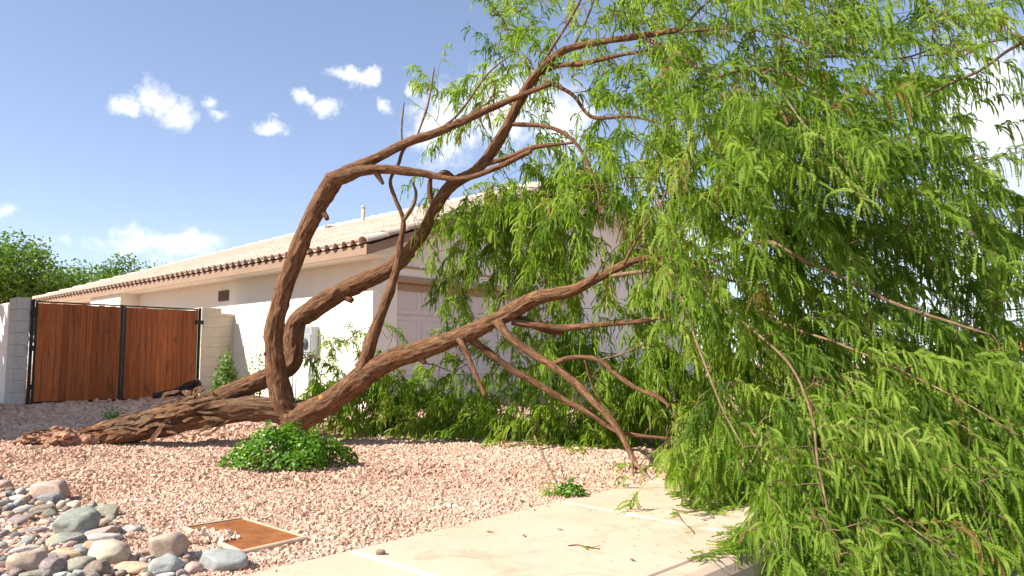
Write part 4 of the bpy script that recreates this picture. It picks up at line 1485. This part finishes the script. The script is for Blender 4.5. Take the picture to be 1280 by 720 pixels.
def bg_tree(name, label, base, h, cr, seed, n_leaf, leaf=(.10, .22), n_cl=46, mat='far_leaf', group=None):
    r = np.random.default_rng(seed)
    t = tag(empty(name, base), label, 'tree', group)
    bag = TubeBag()
    cents = []
    tb = TubeBag()
    top = np.array([r.normal(0, .2), r.normal(0, .2), h * .45])
    pth = catmull(np.array([[0, 0, -.3, h * .035], [r.normal(0, .1), r.normal(0, .1), h * .2, h * .028], [*top, h * .022]]), 6)
    tb.add(*tube(pth, 10, .01, .1, seed))
    for k in range(n_cl):
        dd = r.normal(size=3); dd /= np.linalg.norm(dd); dd[2] = dd[2] * .75
        rr = r.random() ** .4
        c = np.array([0, 0, h * .62]) + dd * rr * np.array([cr, cr, h * .40])
        cents.append(c)
        if k % 2 == 0:
            m = top * .5 + c * .5 + np.array([0, 0, .2])
            pth = catmull(np.array([[*(top * r.uniform(.6, 1)), h * .012], [*m, h * .008], [*c, h * .003]]), 5)
            bag.add(*tube(pth, 6, 0, 0, seed))
    link('trunk', tb.mesh('trunk'), M['bark'], t)
    link('limbs', bag.mesh('limbs'), M['bark'], t)
    cents = np.array(cents)
    V, Q, T = leaf_cloud(n_leaf, cents, r.uniform(.10, .24, len(cents)) * h, leaf, r)
    cw = link('crown', np_mesh('crown', V, Q, False, {'tint': T}), M[mat], t)
    cw['kind'] = 'stuff'
    return t


def far_base(x, Y):
    return (x * Y / F - .64 * Y, Y, plane_z(Y))


bg_tree('broadleaf_tree', 'dense round green tree behind the white wall at the edge of the yard', far_base(12, 26), 5.1, 2.2, 1, 17000, (.08, .17), 70)
bg_tree('broadleaf_tree', 'yellow green tree between the dense round tree and the low ragged one', far_base(88, 30), 4.6, 1.3, 2, 10000, (.08, .18), 48)
bg_tree('broadleaf_tree', 'low ragged tree just showing above the far end of the roof', far_base(150, 34), 5.4, 1.8, 3, 11000, (.08, .18), 48)
# tree outside the frame whose shade falls on the gravel before the gate
bg_tree('broadleaf_tree', 'leafy shade tree standing past the white wall beside the drive', (-11.65, 9.8, plane_z(9.8)), 6.0, 2.3, 4, 13000, (.36, .58), 90)


# ------------------------------------------------------------------ low bush
def bush(name, label, cat, center, rx, ry, h, n_stem, n_leaf, size, seed, mat='bush_leaf'):
    r = np.random.default_rng(seed)
    t = tag(empty(name, center), label, cat)
    bag = TubeBag()
    for k in range(n_stem):
        a = r.uniform(0, 6.28); q = math.sqrt(r.random())
        e = np.array([math.cos(a) * rx * q * .9, math.sin(a) * ry * q * .9, h * r.uniform(.4, .85) * (1 - .5 * q)])
        bag.add(*tube(catmull(np.array([[e[0] * .15, e[1] * .15, -.02, .006], [e[0] * .6, e[1] * .6, e[2] * .7, .004], [*e, .002]]), 4), 5, 0, 0, 0, False))
    link('stems', bag.mesh('stems'), M['twig'], t)['kind'] = 'stuff'
    a = r.uniform(0, 6.28, n_leaf); q = r.random(n_leaf) ** .5
    lump_ = fbm(np.stack([np.cos(a) * q * 3.2 + 7, np.sin(a) * q * 3.2, 0 * a], -1), seed, 2)
    hh = h * np.sqrt(np.clip(1 - q ** 2.2, 0.03, 1)) * (.25 + 1.45 * lump_)
    z = hh * r.random(n_leaf) ** .35
    qq = q * (1 + .9 * (fbm(np.stack([np.cos(a) * 2.2, np.sin(a) * 2.2, 0 * a + seed], -1), seed + 3, 3) - .5))
    p = np.stack([np.cos(a) * rx * qq, np.sin(a) * ry * qq, z + .01], -1)
    nrm = np.stack([np.cos(a) * q * .8, np.sin(a) * q * .8, np.full(n_leaf, .9)], -1) + r.normal(0, .45, (n_leaf, 3))
    nrm /= np.linalg.norm(nrm, axis=1)[:, None]
    ax = np.cross(nrm, r.normal(size=(n_leaf, 3))); ax /= np.linalg.norm(ax, axis=1)[:, None]
    sd_ = np.cross(nrm, ax)
    s = r.uniform(size[0], size[1], n_leaf)[:, None]
    # rounded leaf folded along the midrib: 6 outline points + midrib
    def pt(u_, w_, f_): return p + ax * s * u_ + sd_ * s * w_ + nrm * s * f_
    V = np.stack([pt(-.5, 0, 0), pt(-.15, .38, .12), pt(.3, .34, .10), pt(.55, 0, -.08), pt(.3, -.34, .10), pt(-.15, -.38, .12), pt(.05, 0, 0)], 1).reshape(-1, 3)
    o = (np.arange(n_leaf) * 7)[:, None]
    T = np.concatenate([o + np.array([[0, 6, 1]]), o + np.array([[1, 6, 2]]), o + np.array([[2, 6, 3]]), o + np.array([[3, 6, 4]]), o + np.array([[4, 6, 5]]), o + np.array([[5, 6, 0]])])
    tint = np.repeat(np.clip(r.normal(.5, .22, n_leaf), 0, 1), 7)
    link('leaves', np_mesh('leaves', V, T, True, {'tint': tint}), M[mat], t)['kind'] = 'stuff'
    return t


bc = G(354, 590)
bush('leafy_bush', 'low bright green leafy bush growing in the pink gravel before the trunk', 'bush', (bc.x, bc.y + .22, gz(bc.x, bc.y + .2)), .58, .40, .29, 44, 4200, (.022, .042), 3)
c = G(715, 622); bush('weed', 'small dark green weed at the sidewalk edge under a dangling branch', 'plant', (c.x, c.y, gz(c.x, c.y)), .13, .10, .10, 10, 260, (.018, .032), 5)
c = G(140, 529); bush('weed', 'pale green weed tuft growing behind the trunk before the gate', 'plant', (c.x, c.y, gz(c.x, c.y)), .14, .12, .22, 8, 220, (.02, .035), 6)
c = G(385, 520); bush('weed', 'bright weed with round leaves beneath the fork of the trunk', 'plant', (-2.42, 8.75, gz(-2.42, 8.75)), .24, .2, .16, 14, 500, (.02, .035), 8)
c = P(283, 500, 14.6); bush('shrub', 'small upright shrub growing against the tan block wall by the gate', 'shrub', (c.x, c.y, plane_z(14.6)), .24, .22, .80, 16, 1300, (.035, .06), 9, 'far_leaf')
c = P(322, 500, 13.8); bush('shrub', 'thin wispy shrub beside the white house wall behind the upright limb', 'shrub', (c.x, c.y, plane_z(13.8)), .28, .2, .95, 18, 420, (.03, .055), 10, 'far_leaf')


def grass_tuft(label, c, n, h, spread, seed):
    r = np.random.default_rng(seed)
    V, Fq = [], []
    a = r.uniform(0, 6.28, n); q = np.sqrt(r.random(n)) * spread
    b = np.stack([np.cos(a) * q, np.sin(a) * q * .6, 0 * a], -1)
    lean = r.normal(0, .45, (n, 3)); lean[:, 2] = 1
    L = h * r.uniform(.5, 1.1, n)[:, None]
    sd_ = np.stack([np.cos(a + 1.5), np.sin(a + 1.5), 0 * a], -1) * .004
    p1 = b + lean * L * .5; p2 = b + lean * L * np.array([1.5, 1.5, .9])
    V = np.stack([b - sd_, b + sd_, p1 + sd_ * .8, p1 - sd_ * .8, p2], 1).reshape(-1, 3)
    o = (np.arange(n) * 5)[:, None]
    me = np_mesh('grass_tuft', V, [o + np.array([[0, 1, 2, 3]]), o + np.array([[3, 2, 4]])], False, {'tint': np.repeat(r.uniform(.3, .95, n), 5)})
    o = link('grass_tuft', me, M['leaf'])
    o.location = c
    return tag(o, label, 'grass')


c = G(10, 500.5); grass_tuft('dry grass tuft at the foot of the white block wall', (c.x, c.y - .1, gz(c.x, c.y)), 160, .14, .3, 1)
c = G(690, 622); grass_tuft('thin green grass blades at the sidewalk edge beside the dark weed', (c.x, c.y, gz(c.x, c.y)), 50, .12, .12, 2)

# dark broken branch leaning by the gate
bb = px_path([(192, 495, 13.2, 8), (215, 491, 13.2, 11), (232, 485, 13.2, 12), (249, 477, 13.2, 9)], 6)
V, f, B = tube(bb, 10, .01, .2, 7)
dk = mat_bark('dark_bark', (.015, .012, .010), (.045, .033, .026), (.09, .07, .055))
M['dark'] = dk
br = tag(link('broken_branch', np_mesh('broken_branch', V, f, True, {'bark': B}), dk), 'dark broken branch lying in front of the wooden gate', 'branch')
V, f, B = tube(px_path([(222, 489, 13.2, 8), (236, 494, 13.2, 8), (246, 497, 13.2, 6)], 5), 8, .006, .2, 9)
link('side_fork', np_mesh('side_fork', V, f, True, {'bark': B}), dk, br)

# ------------------------------------------------------------------ utility cover set in the gravel
cc = sum(COVER_C, Vector()) / 4
cov = tag(empty('utility_cover', (cc.x, cc.y, plane_z(cc.y) + .002)), 'rusty orange steel utility cover in a pale concrete frame set in gravel', 'utility cover')


def cpt(i, inset, z):
    p = COVER_C[i]; q = p + (cc - p) * inset
    return Vector((q.x - cc.x, q.y - cc.y, z + SLOPE * (q.y - cc.y)))


iv = []
for (ins, z) in ((0, -.1), (0, .0), (.02, .006), (.06, .006), (.07, -.03)):
    iv += [cpt(i, ins, z) for i in range(4)]
ff = []
for k in range(4):
    for j in range(4):
        ff.append((k * 4 + j, k * 4 + (j + 1) % 4, k * 4 + 4 + (j + 1) % 4, k * 4 + 4 + j))
fr = poly_mesh('cover_frame', iv, ff)
bmx = bmesh.new(); bmx.from_mesh(fr); bmesh.ops.recalc_face_normals(bmx, faces=bmx.faces); bmx.to_mesh(fr); bmx.free()
link('cover_frame', fr, M['frameconc'], cov)
lv = [cpt(i, .075, -.03) for i in range(4)] + [cpt(i, .075, -.002) for i in range(4)]
lid = link('cover_lid', poly_mesh('cover_lid', lv, [(0, 1, 5, 4), (1, 2, 6, 5), (2, 3, 7, 6), (3, 0, 4, 7), (4, 5, 6, 7)]), M['rust'], cov)
bmx = bmesh.new(); bmx.from_mesh(lid.data); bmesh.ops.recalc_face_normals(bmx, faces=bmx.faces); bmx.to_mesh(lid.data); bmx.free()
# raised tread pattern: small lozenge studs
sv, sf = [], []
e1 = (cpt(1, .10, 0) - cpt(0, .075, 0)); e2 = (cpt(3, .10, 0) - cpt(0, .075, 0)); o0 = cpt(0, .075, -.002)
na, nb = 26, 26
for i in range(1, na):
    for j in range(1, nb):
        a, b = (i + (.5 if j % 2 else 0)) / na, j / nb
        if a > .97: continue
        e3 = (cpt(2, .10, 0) - cpt(3, .075, 0))
        p = o0 + e2 * b + (e1 * (1 - b) + e3 * b) * a
        d1 = e1.normalized() * .0085; d2 = e2.normalized() * .005
        n = len(sv)
        sv += [p - d1, p - d2, p + d1, p + d2, p + Vector((0, 0, .004))]
        sf += [(n, n + 1, n + 4), (n + 1, n + 2, n + 4), (n + 2, n + 3, n + 4), (n + 3, n, n + 4)]
st = link('tread_studs', poly_mesh('tread_studs', sv, sf), M['rust'], cov)
st['kind'] = 'stuff'
# gravel spilled over one corner of the lid
def spill(X, Y, r):
    w = P  # noqa
    cx_, cy_ = G(258, 672).x, G(258, 672).y
    d = np.hypot((X - cx_) / .20, (Y - cy_) / .15)
    return (d < 1) & (r.random(len(X)) < np.clip(1.35 - d, 0, 1))


v, f, t = stones(1500, (cc.x - .5, cc.x + .25, cc.y - .35, cc.y + .3), (.014, .03), 12, spill)
v[:, 2] += .022
tag(link('gravel', np_mesh('gravel', v, f, False, {'tint': t}), M['gravel']), 'pink gravel spilled over the corner of the rusty cover', 'gravel', kind='stuff')

# ------------------------------------------------------------------ river rocks
RG = 'river rocks in the cobble pile'
ROCKS = [
    (58, 614, 54, 28, 'pink', 'long pinkish tan boulder at the top of the cobble pile'),
    (61, 623, 40, 13, 'slate', 'flat slate grey rock leaning on the long pinkish tan boulder'),
    (1, 607, 18, 13, 'pink', 'pink rock cut by the picture edge at the top of the cobble pile'),
    (8, 618, 18, 8, 'slate', 'small dark flat rock below the pink rock at the picture edge'),
    (20, 623, 20, 8, 'white', 'small white rock beside the slate grey leaning rock'),
    (50, 638, 36, 15, 'brown', 'smooth brown rock just below the slate grey leaning rock'),
    (27, 638, 28, 11, 'lilac', 'pale pinkish grey rock tucked beside the smooth brown rock'),
    (90, 632, 19, 11, 'cream', 'small cream yellow rock above the big mottled boulder'),
    (74, 635, 12, 12, 'tan', 'small upright tan rock between brown rock and cream yellow rock'),
    (128, 641, 42, 18, 'olive', 'olive grey oval rock standing alone at the gravel edge'),
    (86, 656, 50, 34, 'greygreen', 'biggest mottled grey green boulder in the middle of the pile'),
    (95, 664, 18, 14, 'slate', 'dark green wedge rock against the mottled grey green boulder'),
    (124, 655, 24, 11, 'tan', 'rounded tan rock behind the flat brown rock at the gravel edge'),
    (122, 667, 40, 14, 'pink', 'flat reddish brown rock above the pale lilac slab'),
    (20, 652, 38, 14, 'mauve', 'brownish pink oval rock beside several slim pink stones'),
    (42, 665, 34, 11, 'mauve', 'slim mauve rock with a dark shadowed end'),
    (56, 655, 24, 10, 'pink', 'slim slanted pink rock touching the mottled boulder'),
    (78, 643, 22, 7, 'pink', 'thin pale pink rock lying on top of the mottled boulder'),
    (76, 676, 42, 16, 'greygreen', 'rounded moss green rock in front of the mottled boulder'),
    (124, 674, 48, 14, 'lilac', 'long pale lilac slab rock in front of the flat reddish brown rock'),
    (37, 674, 17, 10, 'olive', 'small olive egg shaped rock beside the moss green rock'),
    (49, 680, 13, 9, 'mauve', 'small purple grey rock below the small olive rock'),
    (26, 688, 38, 11, 'lilac', 'flat grey beige rock above the big round brown cobble'),
    (28, 679, 20, 9, 'bluegrey', 'small blue grey rock above the flat grey beige rock'),
    (45, 691, 22, 13, 'cream', 'cream rock wedged at the shoulder of the big round brown cobble'),
    (80, 693, 46, 14, 'ochre', 'long ochre orange rock below the moss green rock'),
    (98, 685, 20, 9, 'slate', 'small slate green rock resting at the end of the ochre rock'),
    (130, 694, 54, 32, 'cream', 'large angular cream yellow boulder with a dark shaded side'),
    (26, 705, 50, 30, 'tan', 'big round brown tan cobble near the bottom corner'),
    (61, 711, 30, 24, 'mauve', 'mauve triangular rock beside the big round brown cobble'),
    (64, 696, 20, 10, 'mauve', 'small mauve rock above the mauve triangular rock'),
    (97, 709, 46, 20, 'olive', 'long olive grey rock in front of the ochre orange rock'),
    (117, 714, 30, 22, 'brown', 'dark brown grey rock lying against the olive grey rock'),
    (38, 720, 42, 13, 'olive', 'grey beige rock cut by the bottom edge of the picture'),
    (75, 720, 20, 9, 'white', 'whitish rock at the bottom edge beside the mauve triangle'),
    (163, 712, 50, 14, 'ochre', 'flat peach orange rock beside the blue grey squarish rock'),
    (203, 685, 44, 32, 'tan', 'upright egg shaped tan boulder behind the blue grey squarish rock'),
    (204, 708, 44, 27, 'bluegrey', 'blue grey squarish rock in front of the tan egg boulder'),
    (275, 703, 60, 27, 'bluegrey', 'pale blue grey oval rock beside the rusty utility cover'),
    (239, 712, 24, 17, 'pink', 'reddish pink rock half under the pale blue grey oval rock'),
    (204, 721, 26, 8, 'white', 'white rock at the bottom edge below the squarish blue grey rock'),
    (163, 662, 22, 11, 'lilac', 'lone small lilac grey rock lying in the pink gravel'),
    (144, 672, 13, 8, 'mauve', 'tiny purple rock between the lilac slab and the pink gravel'),
    (148, 718, 14, 9, 'brown', 'tiny brown rock in front of the flat peach orange rock'),
    (2, 701, 13, 12, 'slate', 'dark purple grey rock at the picture edge beside the brown cobble'),
]


def rock_mesh(seed, w, d, h, ang=0.0):
    r = random.Random(seed)
    bm = bmesh.new()
    bmesh.ops.create_icosphere(bm, subdivisions=4 if w > .12 else 3, radius=1.0)
    o1 = Vector((r.uniform(-50, 50), r.uniform(-50, 50), r.uniform(-50, 50)))
    p = r.uniform(2.2, 3.2)
    cuts = []
    for _ in range(r.randint(2, 5)):
        pn_ = Vector((r.gauss(0, 1), r.gauss(0, 1), r.gauss(.3, .7))).normalized()
        cuts.append((pn_, r.uniform(.66, .86)))
    for v in bm.verts:
        q = v.co
        k = (abs(q.x) ** p + abs(q.y) ** p + abs(q.z) ** p) ** (-1 / p)
        q = q * (.45 + .55 * k)
        f = 1 + .17 * mnoise.noise(q * 1.1 + o1) + .06 * mnoise.noise(q * 2.6 + o1)
        q = q * f
        for (pn_, pd_) in cuts:
            e_ = q.dot(pn_) - pd_
            if e_ > 0: q = q - pn_ * e_ * .82
        q.z *= (1 + .25 * mnoise.noise(Vector((q.x, q.y, 0)) * .9 + o1))
        v.co = Vector((q.x * w / 2, q.y * d / 2, q.z * h / 2))
    for fa in bm.faces: fa.smooth = True
    me = bpy.data.meshes.new('river_rock')
    bm.to_mesh(me); bm.free()
    return me


placed = []
for k, (x, y, w, h, mk, lab) in enumerate(ROCKS):
    b = G(x, y + h * .46)
    W_ = w * b.y / F * 1.02; H_ = h * b.y / F * 1.0
    D_ = min(W_, H_ * 1.5) * random.uniform(.8, 1.1)
    H_ = max(H_, .42 * D_)
    me = rock_mesh(k + 1, W_, D_, H_)
    o = link('river_rock', me, ROCKM[mk])
    o.location = (b.x, b.y + D_ * .30, plane_z(b.y) + H_ * .40)
    o.rotation_euler = (random.uniform(-.12, .12), random.uniform(-.2, .02) if w < 50 else random.uniform(-.1, .1), random.uniform(-.3, .3))
    tag(o, lab, 'rock', RG)

    for stop in (' lying', ' leaning', ' cut', ' beside', ' in', ' at', ' near', ' below', ' just', ' tucked', ' above', ' behind', ' standing', ' with', ' wedged', ' resting', ' half', ' between', ' touching', ' against', ' of', ' on'):
        q_ = lab.find(stop + ' ')
        if q_ > 0: lab = lab[:q_]
    placed.append((x, y, max(w, h), lab))
fill = []
rr_ = random.Random(3)
tries = 0
keys = list(ROCKM)
CN = {'greygreen': 'grey green', 'bluegrey': 'blue grey', 'lilac': 'lilac grey'}
base_small = {}
seen_l = set()
while len(fill) < 230 and tries < 30000:
    tries += 1
    x, y = rr_.uniform(-14, 235), rr_.uniform(598, 735)
    if y < 600 + .30 * max(x, 0) or (x > 150 and y < 692): continue
    w = rr_.uniform(9, 22) * (1.0 if tries < 6000 else .75)
    if any((x - a) ** 2 + ((y - b) * 1.8) ** 2 < (c_ * .33 + w * .15) ** 2 for (a, b, c_, l_) in placed): continue
    if any((x - a) ** 2 + ((y - b) * 1.8) ** 2 < (c_ * .34 + w * .34) ** 2 for (a, b, c_) in fill): continue
    fill.append((x, y, w))
    b = G(x, y + 3)
    key = (rr_.choice(keys), rr_.randint(0, 2))
    if key not in base_small:
        base_small[key] = rock_mesh(500 + len(base_small), .10, rr_.uniform(.06, .085), rr_.uniform(.045, .07))
        base_small[key].materials.append(ROCKM[key[0]])
    o = bpy.data.objects.new('river_rock', base_small[key]); COL.objects.link(o)
    s = w * b.y / F / .10
    o.scale = (s, s, s)
    o.location = (b.x, b.y, plane_z(b.y) + .026 * s)
    o.rotation_euler = (rr_.uniform(-.3, .3), rr_.uniform(-.3, .3), rr_.uniform(0, 6.28))
    nb_ = sorted(placed, key=lambda t_: (t_[0] - x) ** 2 + ((t_[1] - y) * 1.8) ** 2)
    cn = CN.get(key[0], key[0])
    lab = None
    for sz in (('tiny',) if w < 11 else ('small',) if w < 15 else ('palm sized',)):
        for (i_, j_) in ((0, 1), (0, 2), (1, 2), (0, 3), (1, 3), (2, 3), (0, 4), (1, 4)):
            t_ = f'{sz} {cn} cobble between {nb_[i_][3]} and {nb_[j_][3]}'
            if len(t_.split()) <= 16 and t_ not in seen_l:
                lab = t_; break
        if lab: break
    if lab is None: lab = f'{sz} {cn} cobble beside {nb_[0][3]}'
    seen_l.add(lab)
    tag(o, lab, 'rock', 'small cobbles between the river rocks')


# ------------------------------------------------------------------ debris on the sidewalk
def twig_obj(label, pts, sides=6, fr=0, seed=0):
    path = px_path(pts, 5)
    V, f, B = tube(path, sides)
    t = tag(link('fallen_twig', np_mesh('fallen_twig', V, f, True, {'bark': B}), M['twig']), label, 'twig')
    if fr:
        r = np.random.default_rng(seed)
        b = path[r.integers(0, len(path), fr), :3]
        d = r.normal(size=(fr, 3)); d[:, 2] = np.abs(d[:, 2]) * .2; d /= np.linalg.norm(d, axis=1)[:, None]
        v, q, tt = fronds(b, d, r.uniform(.06, .12, fr), r.uniform(.008, .012, fr), 9, np.full(fr, .15), r.uniform(.3, .7, fr), r)
        v[:, 2] = np.maximum(v[:, 2], SLOPE * v[:, 1] + .024)
        link('leaves', np_mesh('leaves', v, q, False, {'tint': tt}), M['leaf'], t)['kind'] = 'stuff'
    return t


def on_walk(x, y, w):
    g = G(x, y); Y = g.y * (1 - .022 / ZC)
    return (x, y, Y, w)


twig_obj('small forked green twig lying on the bare middle of the sidewalk', [on_walk(*q) for q in ((710, 682, 1.5), (722, 681, 2), (735, 684, 2), (750, 686, 1.5))], 5, 3, 1)
twig_obj('bare grey twig lying across the sidewalk from the branch tip', [on_walk(*q) for q in ((845, 638, 3), (862, 640, 3), (880, 637, 2.5), (902, 636, 2))], 5, 5, 2)
twig_obj('leafy sprig lying beside the bare grey twig on the sidewalk', [on_walk(*q) for q in ((846, 640, 2), (852, 650, 2), (862, 660, 1.5), (868, 666, 1))], 5, 9, 3)
for k, (x, y, lab) in enumerate(((612, 665, 'curled dry leaf scrap by the gravel edge of the sidewalk'), (655, 670, 'tiny dry leaf scrap near the middle of the sidewalk slab'), (700, 662, 'curled dry leaf scrap behind the small forked green twig'), (880, 650, 'dry leaf scrap next to the leafy sprig'), (790, 700, 'dry leaf scrap close to the kerb groove'))):
    g = on_walk(x, y, 2)
    p = P(x, y, g[2])
    bm = bmesh.new()
    vs = [bm.verts.new(Vector(q) * .02) for q in ((-1.2, 0, .15), (-.3, .45, .35), (.6, .35, .2), (1.3, 0, .4), (.4, -.4, .1), (-.5, -.35, .2), (0, 0, 0))]
    for i in range(6): bm.faces.new((vs[i], vs[(i + 1) % 6], vs[6]))
    bmesh.ops.solidify(bm, geom=list(bm.faces), thickness=.002)
    me = bpy.data.meshes.new('leaf_scrap'); bm.to_mesh(me); bm.free()
    o = link('leaf_scrap', me, M['trim']); o.location = p; o.rotation_euler = (0, 0, k * 1.3)
    tag(o, lab, 'leaf')
lr = np.random.default_rng(6)
n = 420
la = np.where(lr.random(n) < .6, lr.uniform(-.3, 3.2, n), lr.uniform(-3, 3, n)); lc = ROADW * lr.random(n)
lx = S0.x + E1.x * la + E2.x * lc; ly = S0.y + E1.y * la + E2.y * lc
keepl = lr.random(n) < np.clip(.25 + (lx / np.maximum(ly, 1) - .05) * 4, .12, 1)
lx, ly = lx[keepl], ly[keepl]; n = len(lx)
an = lr.uniform(0, 6.28, n); sz = lr.uniform(.006, .022, n)
dx_, dy_ = np.cos(an) * sz, np.sin(an) * sz
z0_ = SLOPE * ly + .0205
V = np.stack([np.stack([lx - dx_, ly - dy_, z0_], -1), np.stack([lx - dy_ * .18, ly + dx_ * .18, z0_ + .003], -1), np.stack([lx + dx_, ly + dy_, z0_ + .002], -1), np.stack([lx + dy_ * .18, ly - dx_ * .18, z0_ + .0015], -1)], 1).reshape(-1, 3)
litter = link('leaf_litter', np_mesh('leaf_litter', V, np.arange(n * 4).reshape(-1, 4), False, {'tint': np.repeat(np.where(lr.random(n) < .4, 1.0, lr.uniform(0, .5, n)), 4)}), M['leaf'])
tag(litter, 'tiny shed leaflets scattered over the sidewalk slabs', 'leaf litter', kind='stuff')
g = on_walk(476, 692, 3); p = P(476, 692, g[2])
o = link('stone_chip', rock_mesh(77, .05, .035, .03), ROCKM['brown']); o.location = (p.x, p.y, p.z + .008)
tag(o, 'single brown stone chip lying on the sidewalk beside the pale joint', 'stone')
# slender twig dangling to the ground beside the weed, from the branch above
c0 = twig_obj('thin bare stalk leaning over the dark weed at the sidewalk edge', [(668, 545, 6.6, 3), (682, 575, 6.4, 3), (694, 600, 6.15, 3), (702, 622, 5.9, 3)], 6, 8, 4)

# ------------------------------------------------------------------ house across the street, glimpsed through the leaves
H2 = P(1262, 470, 105)
nh = tag(empty('house', (H2.x + 3, H2.y, plane_z(38)), -.5), 'distant pale house with red tile roof glimpsed through leaves at the picture edge', 'house')
R_('wall', [(-6, 6, -4, 4, -.5, 2.4)], 'stucco', nh)
M['redtile'] = mat_simple('red_roof_tile', (.36, .12, .06), (.46, .18, .09), 3, .8, .4)
link('roof', poly_mesh('roof', [(-6.6, -4.6, 2.35), (6.6, -4.6, 2.35), (6.6, 4.6, 2.35), (-6.6, 4.6, 2.35), (-2, 0, 3.9), (2, 0, 3.9)], [(0, 1, 5, 4), (1, 2, 5), (2, 3, 4, 5), (3, 0, 4), (3, 2, 1, 0)]), M['redtile'], nh)
for x in (-4, 0, 3.5):
    f_ = R_('window', [(x - .7, x + .7, -4.05, -4.002, 1.0, 2.0)], 'white_frame', nh)
    R_('pane', [(x - .62, x + .62, -4.07, -4.052, 1.08, 1.92)], 'glass', f_)

# meshes built by hand: consistent outward normals for the kerb and slabs
for o in list(walk.children) + list(curb.children):
    bmx = bmesh.new(); bmx.from_mesh(o.data); bmesh.ops.recalc_face_normals(bmx, faces=bmx.faces); bmx.to_mesh(o.data); bmx.free()
